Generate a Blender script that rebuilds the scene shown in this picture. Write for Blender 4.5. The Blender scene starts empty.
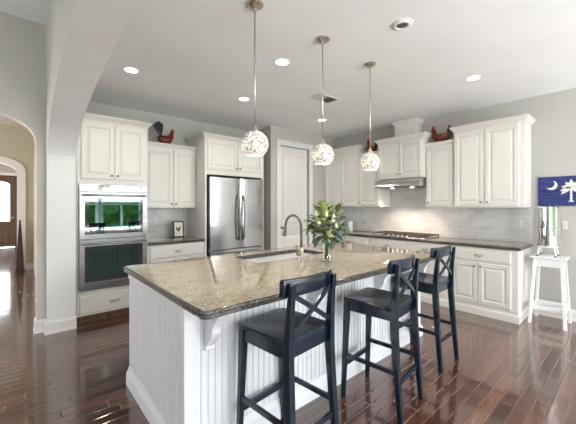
import bpy, bmesh, math, random
from mathutils import Vector, Matrix, noise
random.seed(7)
PI = math.pi
C = bpy.context.scene.collection
S = bpy.context.scene

# ------------------------------------------------------------------ camera
YAW = 48.9
FPX, HZ, EYE = 309.0, 205.2, 1.42
cam = bpy.data.cameras.new('camera'); camo = bpy.data.objects.new('camera', cam); C.objects.link(camo)
cam.sensor_fit = 'HORIZONTAL'; cam.sensor_width = 36.0
cam.lens = 36.0 * FPX / 576.0
cam.shift_y = (HZ - 212.0) / 576.0
cam.clip_start = 0.02; cam.clip_end = 200
camo.location = (0, 0, EYE)
camo.rotation_euler = (PI/2, 0, math.radians(YAW - 90))
S.camera = camo

# ------------------------------------------------------------------ world, exposure
S.view_settings.view_transform = 'Standard'
S.view_settings.look = 'None'
S.view_settings.gamma = 1
S.view_settings.use_curve_mapping = False
S.view_settings.exposure = -0.46
W = bpy.data.worlds.new('sky'); S.world = W; W.use_nodes = True
bgn = W.node_tree.nodes['Background']
bgn.inputs['Color'].default_value = (0.90, 0.95, 1.0, 1)
bgn.inputs['Strength'].default_value = 8.0

CEIL = 2.853
XA = 0.50          # kitchen side of the arched wall
XF = 0.235         # foyer side of the arched wall
YW = 5.02          # oven wall
XW = 5.12          # range wall
YP = 4.38          # pantry front
YB = -3.6          # window wall behind the camera
FCEIL = 3.45

def area_light(name, loc, rot, sx, sy, power, color=(1, 1, 1)):
    l = bpy.data.lights.new(name, 'AREA'); l.shape = 'RECTANGLE'; l.size = sx; l.size_y = sy
    l.energy = power; l.color = color
    o = bpy.data.objects.new(name, l); C.objects.link(o); o.location = loc; o.rotation_euler = rot
    return o
# windows behind the camera (kitchen side); unseen foyer one widened to light the ceiling
WIN = [(0.75, 2.05), (2.15, 3.45), (3.55, 4.85), (-2.7, -.1)]
DAY = (0.95, 0.97, 1.0)
for k, (a, b) in enumerate(WIN):
    o = area_light('window_portal', ((a+b)/2, YB - 0.14, 1.45), (PI/2, 0, 0), b-a, 2.2, 1)
    o.data.cycles.is_portal = True
    kk = (1.1, 1.0, .95, .10)[k]
    # daylight from the sky, arriving through the upper sash
    area_light('daylight_fill', ((a+b)/2, YB + 0.10, 1.95), (PI/2 - math.radians(14), 0, 0), b-a, .85, 60*kk, DAY)
    # added upward fill lights at the sills, brightening the ceiling
    area_light('daylight_fill', ((a+b)/2, YB + 0.16, .56), (PI/2 + math.radians(58), 0, 0), b-a, .30, (100, 66, 50, 95)[k], DAY)
# added up-lights outside the windows, on a made-up patio, to brighten the ceiling
area_light('daylight_fill', (2.8, YB - 1.5, -.08), (PI + math.radians(18), 0, 0), 5.5, 2.2, 2500, DAY)
area_light('daylight_fill', (-1.4, YB - 1.5, -.08), (PI + math.radians(18), 0, 0), 2.6, 2.2, 800, DAY)
area_light('daylight_fill', (-3.95, 3.2, 1.6), (PI/2 + math.radians(35), 0, -PI/2), 1.2, 1.8, 18, DAY)  # added fill light at the unseen foyer side opening
# added side lights brightening the dark hallway and entry; no windows there
area_light('daylight_fill', (-3.9, 6.7, 1.7), (PI/2, 0, -PI/2), 2.5, 1.6, 200, (1, .97, .92))
area_light('daylight_fill', (-3.9, 11.5, 1.7), (PI/2, 0, -PI/2), 2.5, 1.6, 150, (1, .97, .92))

# ------------------------------------------------------------------ materials
def new_mat(name, color=(.8, .8, .8), rough=.5, metal=0, spec=None, ior=None, coat=0):
    m = bpy.data.materials.new(name); m.use_nodes = True
    b = m.node_tree.nodes['Principled BSDF']
    b.inputs['Base Color'].default_value = (*color, 1)
    b.inputs['Roughness'].default_value = rough
    b.inputs['Metallic'].default_value = metal
    if spec is not None: b.inputs['Specular IOR Level'].default_value = spec
    if ior is not None: b.inputs['IOR'].default_value = ior
    if coat: b.inputs['Coat Weight'].default_value = coat
    return m
def N(m, t, **kw):
    n = m.node_tree.nodes.new(t)
    for k, v in kw.items(): setattr(n, k, v)
    return n
def Lk(m, a, b): m.node_tree.links.new(a, b)
def P(m): return m.node_tree.nodes['Principled BSDF']
def vary(m, c1, c2, scale=3.0, detail=4, stretch=(1, 1, 1), bump=0.0, bscale=None, rough=None):
    tc = N(m, 'ShaderNodeTexCoord'); mp = N(m, 'ShaderNodeMapping'); mp.inputs['Scale'].default_value = stretch
    Lk(m, tc.outputs['Object'], mp.inputs['Vector'])
    ns = N(m, 'ShaderNodeTexNoise'); ns.inputs['Scale'].default_value = scale; ns.inputs['Detail'].default_value = detail
    Lk(m, mp.outputs[0], ns.inputs['Vector'])
    cr = N(m, 'ShaderNodeValToRGB')
    cr.color_ramp.elements[0].position = .3; cr.color_ramp.elements[1].position = .7
    cr.color_ramp.elements[0].color = (*c1, 1); cr.color_ramp.elements[1].color = (*c2, 1)
    Lk(m, ns.outputs['Fac'], cr.inputs['Fac']); Lk(m, cr.outputs['Color'], P(m).inputs['Base Color'])
    if bump:
        n2 = N(m, 'ShaderNodeTexNoise'); n2.inputs['Scale'].default_value = bscale or scale*8
        Lk(m, mp.outputs[0], n2.inputs['Vector'])
        bp = N(m, 'ShaderNodeBump'); bp.inputs['Strength'].default_value = bump; bp.inputs['Distance'].default_value = .002
        Lk(m, n2.outputs['Fac'], bp.inputs['Height']); Lk(m, bp.outputs[0], P(m).inputs['Normal'])
    if rough:
        mr = N(m, 'ShaderNodeMapRange'); mr.inputs['To Min'].default_value = rough[0]; mr.inputs['To Max'].default_value = rough[1]
        Lk(m, ns.outputs['Fac'], mr.inputs['Value']); Lk(m, mr.outputs[0], P(m).inputs['Roughness'])
    return m

def paint(name, c, rough=.55, d=.03):
    m = new_mat(name, c, rough)
    return vary(m, tuple(x*(1-d) for x in c), tuple(min(1, x*(1+d)) for x in c), 1.5, 3, bump=.05, bscale=180)
M = {}
M['wall'] = paint('greige_wall_paint', (.48, .47, .44), .7)
M['wall_foyer'] = paint('sage_grey_wall_paint', (.56, .545, .50), .7)
M['arch'] = paint('pale_grey_arch_paint', (.83, .82, .81), .6)
M['tan'] = paint('tan_hall_paint', (.52, .47, .385), .7)
M['ceiling'] = paint('ceiling_paint', (.88, .885, .89), .85)
M['hall_ceiling'] = paint('hall_ceiling_paint', (.72, .68, .62), .85)
M['trim'] = paint('white_trim_paint', (.78, .77, .755), .35)
M['cabinet'] = paint('ivory_cabinet_paint', (.73, .715, .675), .38)
M['island'] = paint('white_island_paint', (.70, .715, .745), .4)
M['white'] = paint('white_stool_paint', (.88, .88, .89), .35)
M['door'] = paint('white_door_paint', (.74, .725, .69), .4)
M['nickel'] = vary(new_mat('brushed_nickel', (.55, .52, .47), .28, 1), (.50, .46, .41), (.66, .62, .56), 40)
M['bronze'] = vary(new_mat('dark_nickel', (.22, .19, .16), .3, 1), (.16, .14, .12), (.28, .25, .21), 40)
M['knob'] = vary(new_mat('pewter_knob', (.25, .23, .21), .32, 1), (.22, .2, .18), (.34, .31, .28), 30)
M['steel'] = vary(new_mat('stainless_steel', (.55, .56, .57), .22, 1), (.52, .53, .54), (.64, .64, .65), 3, stretch=(.6, 1, 40), rough=(.14, .26))
M['oven_steel'] = vary(new_mat('oven_stainless_steel', (.3, .3, .31), .3, 1), (.25, .25, .26), (.34, .34, .35), 3, stretch=(.6, 1, 40), rough=(.24, .34))
M['steel_dark'] = vary(new_mat('dark_steel', (.2, .2, .21), .3, 1), (.17, .17, .18), (.25, .25, .26), 10)
M['chrome'] = vary(new_mat('polished_steel', (.85, .85, .86), .05, 1), (.82, .82, .83), (.9, .9, .9), 4)
M['oven_glass'] = vary(new_mat('oven_glass', (.08, .15, .13), .03, 1), (.07, .115, .105), (.085, .14, .13), 2)  # green tint paints the garden's reflection into the glass colour
M['black_glass'] = vary(new_mat('black_glass', (.01, .01, .012), .06, 0, ior=1.9), (.008, .008, .01), (.016, .016, .02), 3)
M['black'] = vary(new_mat('black_enamel', (.015, .015, .017), .35), (.012, .012, .014), (.025, .025, .027), 20)
M['iron'] = vary(new_mat('cast_iron', (.03, .027, .025), .45), (.05, .042, .034), (.12, .10, .08), 30)
M['navy'] = vary(new_mat('black_lacquered_wood', (.006, .010, .022), .2, coat=.0), (.003, .009, .019), (.006, .015, .031), 6, stretch=(1, 1, .4), rough=(.14, .22))
M['porcelain'] = vary(new_mat('white_sink_enamel', (.85, .86, .88), .15), (.83, .84, .86), (.88, .89, .9), 4)
M['plastic'] = vary(new_mat('white_plastic', (.82, .82, .80), .35), (.8, .8, .78), (.84, .84, .82), 4)
M['plate'] = vary(new_mat('outlet_plate_plastic', (.70, .69, .66), .35), (.68, .67, .64), (.72, .71, .68), 4)
M['dark'] = vary(new_mat('dark_slot', (.02, .02, .02), .5), (.02, .02, .02), (.03, .03, .03), 4)
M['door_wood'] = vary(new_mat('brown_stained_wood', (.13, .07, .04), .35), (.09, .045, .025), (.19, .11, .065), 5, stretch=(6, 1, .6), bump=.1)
M['dark_wood'] = vary(new_mat('dark_red_wood', (.035, .008, .007), .4), (.025, .006, .006), (.055, .013, .011), 5, stretch=(6, 6, .6))
M['frame_black'] = vary(new_mat('black_frame', (.012, .012, .012), .4), (.01, .01, .01), (.02, .02, .02), 9)
M['paper'] = vary(new_mat('cream_paper', (.78, .72, .62), .8), (.76, .70, .60), (.8, .75, .66), 20)
M['rooster_black'] = vary(new_mat('black_glaze', (.012, .01, .014), .3), (.008, .008, .012), (.03, .02, .03), 12)
M['rooster_red'] = vary(new_mat('brick_red_glaze', (.22, .035, .015), .35), (.03, .006, .005), (.28, .035, .014), 30)
M['rooster_orange'] = vary(new_mat('rust_orange_glaze', (.4, .12, .03), .35), (.28, .07, .02), (.5, .18, .05), 30)
M['comb'] = vary(new_mat('bright_red_glaze', (.45, .02, .015), .35), (.38, .015, .012), (.52, .03, .02), 20)
M['leaf'] = vary(new_mat('magnolia_leaf', (.06, .12, .03), .3), (.03, .055, .014), (.14, .19, .045), 9)
P(M['leaf']).inputs['Subsurface Weight'].default_value = 0.0
M['leaf_light'] = vary(new_mat('young_magnolia_leaf', (.3, .4, .14), .35), (.28, .34, .09), (.56, .60, .26), 11)
M['leaf_blue'] = vary(new_mat('eucalyptus_leaf', (.08, .13, .11), .4), (.05, .10, .08), (.13, .2, .17), 11)
M['bud'] = vary(new_mat('cream_bud', (.8, .78, .66), .5), (.68, .70, .5), (.86, .85, .76), 14)
M['stem'] = vary(new_mat('plant_stem', (.06, .09, .03), .5), (.04, .06, .02), (.09, .12, .05), 14)
M['flag_blue'] = vary(new_mat('painted_navy_boards', (.02, .04, .22), .5), (.008, .016, .10), (.022, .040, .20), 7, stretch=(1, 1, 5), bump=.1)
M['flag_white'] = vary(new_mat('chalky_white_paint', (.8, .8, .78), .6), (.66, .67, .68), (.86, .86, .84), 30)
M['foliage'] = vary(new_mat('tree_foliage', (.04, .12, .02), .6), (.02, .07, .012), (.10, .22, .04), 3)
M['grass'] = vary(new_mat('lawn_grass', (.07, .17, .03), .8), (.05, .13, .02), (.11, .24, .05), 2)
M['bark'] = vary(new_mat('tree_bark', (.08, .06, .04), .8), (.06, .04, .03), (.12, .09, .07), 6)

def glass(name, tint=(1, 1, 1), trans=.85):
    m = bpy.data.materials.new(name); m.use_nodes = True; nt = m.node_tree
    for n in list(nt.nodes):
        if n.type == 'BSDF_PRINCIPLED': nt.nodes.remove(n)
    out = nt.nodes['Material Output']
    t = nt.nodes.new('ShaderNodeBsdfTransparent'); t.inputs[0].default_value = (*tint, 1)
    g = nt.nodes.new('ShaderNodeBsdfGlossy'); g.inputs['Roughness'].default_value = .02
    fr = nt.nodes.new('ShaderNodeLayerWeight'); fr.inputs['Blend'].default_value = .5
    pw = nt.nodes.new('ShaderNodeMath'); pw.operation = 'POWER'; pw.inputs[1].default_value = 4.0
    nt.links.new(fr.outputs['Facing'], pw.inputs[0])
    ad = nt.nodes.new('ShaderNodeMath'); ad.operation = 'MULTIPLY_ADD'; ad.inputs[1].default_value = .5; ad.inputs[2].default_value = 1 - trans - .06
    mx = nt.nodes.new('ShaderNodeMixShader')
    nt.links.new(pw.outputs[0], ad.inputs[0]); nt.links.new(ad.outputs[0], mx.inputs[0])
    nt.links.new(t.outputs[0], mx.inputs[1]); nt.links.new(g.outputs[0], mx.inputs[2]); nt.links.new(mx.outputs[0], out.inputs[0])
    return m
M['glass'] = glass('clear_vase_glass', (.97, .985, .98), .9)
M['pane'] = glass('window_pane', (.97, .98, .98), .9)

def emit(name, col, s):
    m = bpy.data.materials.new(name); m.use_nodes = True; b = P(m)
    b.inputs['Base Color'].default_value = (.9, .9, .9, 1)
    b.inputs['Emission Color'].default_value = (*col, 1); b.inputs['Emission Strength'].default_value = s
    return m
M['lamp'] = emit('lit_lamp_lens', (1, .95, .86), 9)
M['bulb'] = emit('lit_bulb', (1, .92, .80), 9)
M['display'] = emit('oven_display', (.25, .45, 1), .6)

# mosaic glass pendant shade
m = bpy.data.materials.new('crackle_mosaic_glass'); m.use_nodes = True; M['shade'] = m
tc = N(m, 'ShaderNodeTexCoord'); vo = N(m, 'ShaderNodeTexVoronoi'); vo.inputs['Scale'].default_value = 105
Lk(m, tc.outputs['Object'], vo.inputs['Vector'])
cr = N(m, 'ShaderNodeValToRGB'); e = cr.color_ramp.elements
e[0].position = .06; e[0].color = (.28, .27, .26, 1); e[1].position = .6; e[1].color = (.95, .94, .92, 1)
x = cr.color_ramp.elements.new(.25); x.color = (.50, .48, .46, 1)
sep = N(m, 'ShaderNodeSeparateColor'); Lk(m, vo.outputs['Color'], sep.inputs[0]); Lk(m, sep.outputs[0], cr.inputs['Fac'])
Lk(m, cr.outputs['Color'], P(m).inputs['Base Color']); P(m).inputs['Roughness'].default_value = .12
bp = N(m, 'ShaderNodeBump'); bp.inputs['Strength'].default_value = .6; bp.inputs['Distance'].default_value = .004
Lk(m, vo.outputs['Distance'], bp.inputs['Height']); Lk(m, bp.outputs[0], P(m).inputs['Normal'])
tl = N(m, 'ShaderNodeBsdfTranslucent'); Lk(m, cr.outputs['Color'], tl.inputs['Color'])
mx = N(m, 'ShaderNodeMixShader'); mx.inputs[0].default_value = .5
out = m.node_tree.nodes['Material Output']
Lk(m, P(m).outputs[0], mx.inputs[1]); Lk(m, tl.outputs[0], mx.inputs[2]); Lk(m, mx.outputs[0], out.inputs[0])

# granite
def granite(name, cols, ior=2.1):
    m = new_mat(name, (.4, .35, .28), .045, 0, ior=ior)
    tc = N(m, 'ShaderNodeTexCoord')
    n1 = N(m, 'ShaderNodeTexNoise'); n1.inputs['Scale'].default_value = 9; n1.inputs['Detail'].default_value = 6; n1.inputs['Roughness'].default_value = .7
    n2 = N(m, 'ShaderNodeTexNoise'); n2.inputs['Scale'].default_value = 85; n2.inputs['Detail'].default_value = 5; n2.inputs['Roughness'].default_value = .75
    vo = N(m, 'ShaderNodeTexVoronoi'); vo.inputs['Scale'].default_value = 120
    for n in (n1, n2, vo): Lk(m, tc.outputs['Object'], n.inputs['Vector'])
    c1 = N(m, 'ShaderNodeValToRGB'); c1.color_ramp.elements[0].color = (*cols[0], 1); c1.color_ramp.elements[1].color = (*cols[1], 1)
    c1.color_ramp.elements[0].position = .35; c1.color_ramp.elements[1].position = .65
    Lk(m, n1.outputs['Fac'], c1.inputs['Fac'])
    c2 = N(m, 'ShaderNodeValToRGB'); c2.color_ramp.elements[0].position = .36; c2.color_ramp.elements[1].position = .46
    c2.color_ramp.elements[0].color = (0, 0, 0, 1); c2.color_ramp.elements[1].color = (1, 1, 1, 1)
    Lk(m, n2.outputs['Fac'], c2.inputs['Fac'])
    mx = N(m, 'ShaderNodeMix', data_type='RGBA'); mx.inputs['A'].default_value = (*cols[2], 1)
    Lk(m, c2.outputs['Color'], mx.inputs['Factor']); Lk(m, c1.outputs['Color'], mx.inputs['B'])
    sp = N(m, 'ShaderNodeSeparateColor'); Lk(m, vo.outputs['Color'], sp.inputs[0])
    gt = N(m, 'ShaderNodeMath', operation='GREATER_THAN'); gt.inputs[1].default_value = .80; Lk(m, sp.outputs[0], gt.inputs[0])
    m2 = N(m, 'ShaderNodeMix', data_type='RGBA'); Lk(m, gt.outputs[0], m2.inputs['Factor'])
    Lk(m, mx.outputs['Result'], m2.inputs['A']); m2.inputs['B'].default_value = (*cols[3], 1)
    Lk(m, m2.outputs['Result'], P(m).inputs['Base Color'])
    return m
M['granite'] = granite('gold_speckled_granite', [(.40, .315, .205), (.58, .48, .335), (.15, .115, .075), (.64, .58, .48)])
M['granite_edge'] = granite('granite_edge_painted_reflection', [(.05, .045, .042), (.09, .08, .07), (.010, .010, .012), (.13, .13, .13)], 1.5)  # darker granite copy: floor reflection and rim shade painted into the edges
M['granite_dark'] = granite('brown_granite', [(.18, .15, .12), (.28, .24, .19), (.05, .045, .04), (.34, .31, .27)], 1.8)

# plank floor running along X
m = new_mat('dark_cherry_plank_floor', (.1, .03, .02), .2, coat=.8, ior=1.7); M['floor'] = m
P(m).inputs['Coat Roughness'].default_value = .07
tc = N(m, 'ShaderNodeTexCoord'); sx = N(m, 'ShaderNodeSeparateXYZ'); Lk(m, tc.outputs['Object'], sx.inputs[0])
def mth(m, op, a=None, b=None, c=None):
    n = N(m, 'ShaderNodeMath', operation=op)
    for i, v in enumerate((a, b, c)):
        if v is None: continue
        if isinstance(v, (int, float)): n.inputs[i].default_value = v
        else: Lk(m, v, n.inputs[i])
    return n.outputs[0]
PWD = .085
yr = mth(m, 'DIVIDE', sx.outputs['Y'], PWD); row = mth(m, 'FLOOR', yr); fy = mth(m, 'FRACT', yr)
wn = N(m, 'ShaderNodeTexWhiteNoise', noise_dimensions='1D'); Lk(m, row, wn.inputs['W'])
xo = mth(m, 'MULTIPLY_ADD', wn.outputs['Value'], 7.3, mth(m, 'DIVIDE', sx.outputs['X'], .95))
col = mth(m, 'FLOOR', xo); fx = mth(m, 'FRACT', xo)
cb = N(m, 'ShaderNodeCombineXYZ'); Lk(m, row, cb.inputs[0]); Lk(m, col, cb.inputs[1])
wp = N(m, 'ShaderNodeTexWhiteNoise', noise_dimensions='3D'); Lk(m, cb.outputs[0], wp.inputs['Vector'])
cr = N(m, 'ShaderNodeValToRGB'); e = cr.color_ramp.elements
e[0].color = (.050, .018, .011, 1); e[1].color = (.15, .062, .036, 1); x = e.new(.5); x.color = (.092, .035, .021, 1)
Lk(m, wp.outputs['Value'], cr.inputs['Fac'])
mp = N(m, 'ShaderNodeMapping'); mp.inputs['Scale'].default_value = (2.5, 38, 1); Lk(m, tc.outputs['Object'], mp.inputs['Vector'])
gr = N(m, 'ShaderNodeTexNoise'); gr.inputs['Scale'].default_value = 1.6; gr.inputs['Detail'].default_value = 5; Lk(m, mp.outputs[0], gr.inputs['Vector'])
gm = N(m, 'ShaderNodeMapRange'); gm.inputs['From Min'].default_value = .3; gm.inputs['From Max'].default_value = .7; gm.inputs['To Min'].default_value = .8; gm.inputs['To Max'].default_value = 1.2
Lk(m, gr.outputs['Fac'], gm.inputs['Value'])
mc = N(m, 'ShaderNodeVectorMath', operation='SCALE'); Lk(m, cr.outputs['Color'], mc.inputs[0]); Lk(m, gm.outputs[0], mc.inputs['Scale'])
Lk(m, mc.outputs[0], P(m).inputs['Base Color'])
# bevelled joints: height falls at plank edges
ey = mth(m, 'MINIMUM', fy, mth(m, 'SUBTRACT', 1.0, fy))
ex = mth(m, 'MULTIPLY', mth(m, 'MINIMUM', fx, mth(m, 'SUBTRACT', 1.0, fx)), .95/PWD)
ed = mth(m, 'MINIMUM', mth(m, 'DIVIDE', mth(m, 'MINIMUM', ey, ex), .06), 1.0)
wv = N(m, 'ShaderNodeTexNoise'); wv.inputs['Scale'].default_value = 1.0; wv.inputs['Detail'].default_value = 2
mp2 = N(m, 'ShaderNodeMapping'); mp2.inputs['Scale'].default_value = (5, 14, 1); Lk(m, tc.outputs['Object'], mp2.inputs['Vector']); Lk(m, mp2.outputs[0], wv.inputs['Vector'])
hh = mth(m, 'MULTIPLY_ADD', wv.outputs['Fac'], .6, ed)
bp = N(m, 'ShaderNodeBump'); bp.inputs['Strength'].default_value = .85; bp.inputs['Distance'].default_value = .0019
Lk(m, hh, bp.inputs['Height']); Lk(m, bp.outputs[0], P(m).inputs['Normal']); Lk(m, bp.outputs[0], P(m).inputs['Coat Normal'])
rr = N(m, 'ShaderNodeMapRange'); rr.inputs['To Min'].default_value = .10; rr.inputs['To Max'].default_value = .20
Lk(m, gr.outputs['Fac'], rr.inputs['Value']); Lk(m, rr.outputs[0], P(m).inputs['Roughness'])

# subway tile; coordinates: horizontal = axis, vertical = z
def tile(name, axis):
    m = new_mat(name, (.6, .6, .58), .18)
    tc = N(m, 'ShaderNodeTexCoord'); sx = N(m, 'ShaderNodeSeparateXYZ'); Lk(m, tc.outputs['Object'], sx.inputs[0])
    cb = N(m, 'ShaderNodeCombineXYZ'); Lk(m, sx.outputs[axis], cb.inputs[0]); Lk(m, sx.outputs['Z'], cb.inputs[1])
    br = N(m, 'ShaderNodeTexBrick'); br.inputs['Scale'].default_value = 1
    br.inputs['Brick Width'].default_value = .15; br.inputs['Row Height'].default_value = .075
    br.inputs['Mortar Size'].default_value = .0022; br.inputs['Mortar Smooth'].default_value = .3
    br.inputs['Color1'].default_value = (.56, .56, .56, 1); br.inputs['Color2'].default_value = (.66, .66, .65, 1); br.inputs['Mortar'].default_value = (.76, .75, .72, 1)
    Lk(m, cb.outputs[0], br.inputs['Vector']); Lk(m, br.outputs['Color'], P(m).inputs['Base Color'])
    ns = N(m, 'ShaderNodeTexNoise'); ns.inputs['Scale'].default_value = 14; Lk(m, tc.outputs['Object'], ns.inputs['Vector'])
    hs = mth(m, 'MULTIPLY_ADD', ns.outputs['Fac'], .5, mth(m, 'SUBTRACT', 1.0, br.outputs['Fac']))
    bp = N(m, 'ShaderNodeBump'); bp.inputs['Strength'].default_value = .5; bp.inputs['Distance'].default_value = .0015
    Lk(m, hs, bp.inputs['Height']); Lk(m, bp.outputs[0], P(m).inputs['Normal'])
    return m
M['tile_x'] = tile('glossy_subway_tile_oven_wall', 'X')
M['tile_y'] = tile('glossy_subway_tile_range_wall', 'Y')

# ------------------------------------------------------------------ mesh helpers
class MB:
    def __init__(s): s.bm = bmesh.new()
    def box(s, x0, x1, y0, y1, z0, z1):
        v = [s.bm.verts.new((x, y, z)) for z in (z0, z1) for (x, y) in ((x0, y0), (x1, y0), (x1, y1), (x0, y1))]
        for f in ((3, 2, 1, 0), (4, 5, 6, 7), (0, 1, 5, 4), (1, 2, 6, 5), (2, 3, 7, 6), (3, 0, 4, 7)):
            s.bm.faces.new([v[i] for i in f])
        return s
    def hexa(s, b, t):   # bottom quad, top quad (ccw seen from above)
        v = [s.bm.verts.new(p) for p in list(b)+list(t)]
        for f in ((3, 2, 1, 0), (4, 5, 6, 7), (0, 1, 5, 4), (1, 2, 6, 5), (2, 3, 7, 6), (3, 0, 4, 7)):
            s.bm.faces.new([v[i] for i in f])
        return s
    def loops(s, loops, cap0=True, cap1=True, close=True):
        vs = [[s.bm.verts.new(p) for p in l] for l in loops]
        n = len(vs[0])
        for a, b in zip(vs, vs[1:]):
            for i in range(n if close else n-1):
                j = (i+1) % n
                s.bm.faces.new((a[i], a[j], b[j], b[i]))
        if cap0: s.bm.faces.new(vs[0][::-1])
        if cap1: s.bm.faces.new(vs[-1])
        return s
    def lathe(s, prof, c=(0, 0, 0), seg=24, axis='z', cap0=True, cap1=True):
        L = []
        for r, h in prof:
            r = max(r, 1e-4)
            ring = []
            for i in range(seg):
                a = 2*PI*i/seg; u, v = r*math.cos(a), r*math.sin(a)
                if axis == 'z': p = (u, v, h)
                elif axis == 'y': p = (u, h, -v)
                else: p = (h, u, v)
                ring.append((p[0]+c[0], p[1]+c[1], p[2]+c[2]))
            L.append(ring)
        return s.loops(L, cap0, cap1)
    def tube(s, pts, rad, seg=10, sq=None, up=(0, 0, 1)):
        pts = [Vector(p) for p in pts]; n = len(pts)
        if isinstance(rad, (int, float)): rad = [rad]*n
        L = []; U = Vector(up)
        for i, p in enumerate(pts):
            d = (pts[min(i+1, n-1)] - pts[max(i-1, 0)]).normalized()
            a = d.cross(U)
            if a.length < 1e-3: a = d.cross(Vector((0, 1, 0))) if abs(d.y) < .9 else d.cross(Vector((1, 0, 0)))
            a.normalize(); b = a.cross(d).normalized(); U = b if sq is None else U
            r = rad[i]
            rx, ry = (r, r) if not isinstance(r, tuple) else r
            L.append([p + a*(rx*math.cos(2*PI*k/seg)) + b*(ry*math.sin(2*PI*k/seg)) for k in range(seg)])
        return s.loops(L)
    def bar(s, p0, p1, w, t, up=(0, 0, 1), w1=None, t1=None):
        # straight bar with rectangular section; w across, t along up-ish
        p0, p1 = Vector(p0), Vector(p1); d = (p1-p0).normalized(); U = Vector(up)
        a = d.cross(U).normalized(); b = a.cross(d).normalized()
        w1 = w if w1 is None else w1; t1 = t if t1 is None else t1
        L = [[p0 + a*(sx*w/2) + b*(sy*t/2) for sx, sy in ((-1, -1), (1, -1), (1, 1), (-1, 1))],
             [p1 + a*(sx*w1/2) + b*(sy*t1/2) for sx, sy in ((-1, -1), (1, -1), (1, 1), (-1, 1))]]
        return s.loops(L)
    def prism(s, pts, axis, a, b):
        def mk(p, h):
            return (h, p[0], p[1]) if axis == 'x' else ((p[0], h, p[1]) if axis == 'y' else (p[0], p[1], h))
        return s.loops([[mk(p, a) for p in pts], [mk(p, b) for p in pts]])
    def build(s, name, mat, parent=None, smooth=False, bevel=0, sub=0, seg=2):
        bmesh.ops.recalc_face_normals(s.bm, faces=s.bm.faces[:])
        me = bpy.data.meshes.new(name); s.bm.to_mesh(me); s.bm.free()
        if smooth:
            for p in me.polygons: p.use_smooth = True
        for mm in (mat if isinstance(mat, (list, tuple)) else [mat]): me.materials.append(mm)
        o = bpy.data.objects.new(name, me); C.objects.link(o)
        if parent: o.parent = parent
        if bevel:
            b = o.modifiers.new('b', 'BEVEL'); b.width = bevel; b.segments = seg; b.limit_method = 'ANGLE'; b.angle_limit = math.radians(40)
        if sub:
            b = o.modifiers.new('s', 'SUBSURF'); b.levels = sub; b.render_levels = sub
        if smooth == 'auto':
            with_angle(me)
        return o
def with_angle(me, ang=35):
    me.set_sharp_from_angle(angle=math.radians(ang))
def thing(name, label, cat, loc=(0, 0, 0), rz=0, group=None):
    o = bpy.data.objects.new(name, None); C.objects.link(o); o.empty_display_size = .05
    o.location = loc; o.rotation_euler = (0, 0, rz)
    return tag(o, label, cat, group)
def tag(o, label, cat, group=None, kind=None):
    o['label'] = label; o['category'] = cat
    if group: o['group'] = group
    if kind: o['kind'] = kind
    return o
def struct(mb, name, mat, label=None, **kw):
    o = mb.build(name, mat, **kw); o['kind'] = 'structure'
    if label: o['label'] = label
    return o
def children(o): return [c for c in bpy.data.objects if c.parent == o]
def dup(root, loc, rz, label, group=None):
    r = root.copy(); C.objects.link(r); r.location = loc; r.rotation_euler = (0, 0, rz); r['label'] = label
    if group: r['group'] = group
    for ch in children(root):
        c = ch.copy(); C.objects.link(c); c.parent = r
        for g in children(ch):
            d = g.copy(); C.objects.link(d); d.parent = c
    return r

# ------------------------------------------------------------------ structure
struct(MB().box(-4.2, 5.6, YB-.2, 15, -.1, 0), 'floor', M['floor'], 'dark cherry plank floor')
struct(MB().box(XA, XW+.2, YB-.2, YW+.2, CEIL, CEIL+.7), 'ceiling', M['ceiling'], 'beige kitchen ceiling')
struct(MB().box(-4.2, XF, YB-.2, 4.42, FCEIL, FCEIL+.1), 'ceiling', M['ceiling'], 'foyer ceiling')
struct(MB().box(-4.2, XF+.02, 4.57, 15, 3.12, 3.22), 'ceiling', M['hall_ceiling'], 'hall ceiling')
struct(MB().box(XF, XW+.2, YW, YW+.15, 0, 3.5), 'wall_back', M['wall'], 'greige wall behind the ovens and fridge')
struct(MB().box(XW, XW+.15, YB-.2, YW, 0, 3.5), 'wall_right', M['wall'], 'greige wall behind the range')
# window wall behind the camera
def window_wall():
    xs = sorted(WIN); mb = MB(); x = -4.2
    for a, b in xs:
        mb.box(x, a, YB-.15, YB, 0, 3.5); mb.box(a, b, YB-.15, YB, 0, .4); mb.box(a, b, YB-.15, YB, 2.5, 3.5); x = b
    mb.box(x, XW, YB-.15, YB, 0, 3.5)
    struct(mb, 'wall_front', M['wall'])
    for i, (a, b) in enumerate(xs):
        f = MB()
        f.box(a, a+.06, YB-.12, YB-.04, .4, 2.5).box(b-.06, b, YB-.12, YB-.04, .4, 2.5)
        f.box(a, b, YB-.12, YB-.04, .4, .46).box(a, b, YB-.12, YB-.04, 2.44, 2.5).box(a, b, YB-.11, YB-.05, 1.43, 1.48)
        f.box((a+b)/2-.03, (a+b)/2+.03, YB-.11, YB-.05, .4, 2.5)
        struct(f, 'window_%d' % (i+1), M['trim'])
window_wall()
# foyer side wall; unseen window opening added to let light in
mb = MB(); mb.box(-4.2, -4.05, YB, 2.6, 0, 3.5).box(-4.2, -4.05, 3.8, 4.42, 0, 3.5).box(-4.2, -4.05, 2.6, 3.8, 0, .6).box(-4.2, -4.05, 2.6, 3.8, 2.6, 3.5)
struct(mb, 'wall_left', M['wall_foyer'])

# arched wall between foyer and kitchen (extruded along X)
def arch_pts(yc, a, zs, b, n=40):
    out = []
    for i in range(n+1):
        t = PI*i/n; c, s = math.cos(t), math.sin(t)
        out.append((yc + a*math.copysign(abs(c)**.95, c), zs + b*s))
    return out
yc, ar = 1.62, 2.68
ap = arch_pts(yc, ar, 1.93, .605)
mb = MB()
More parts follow.
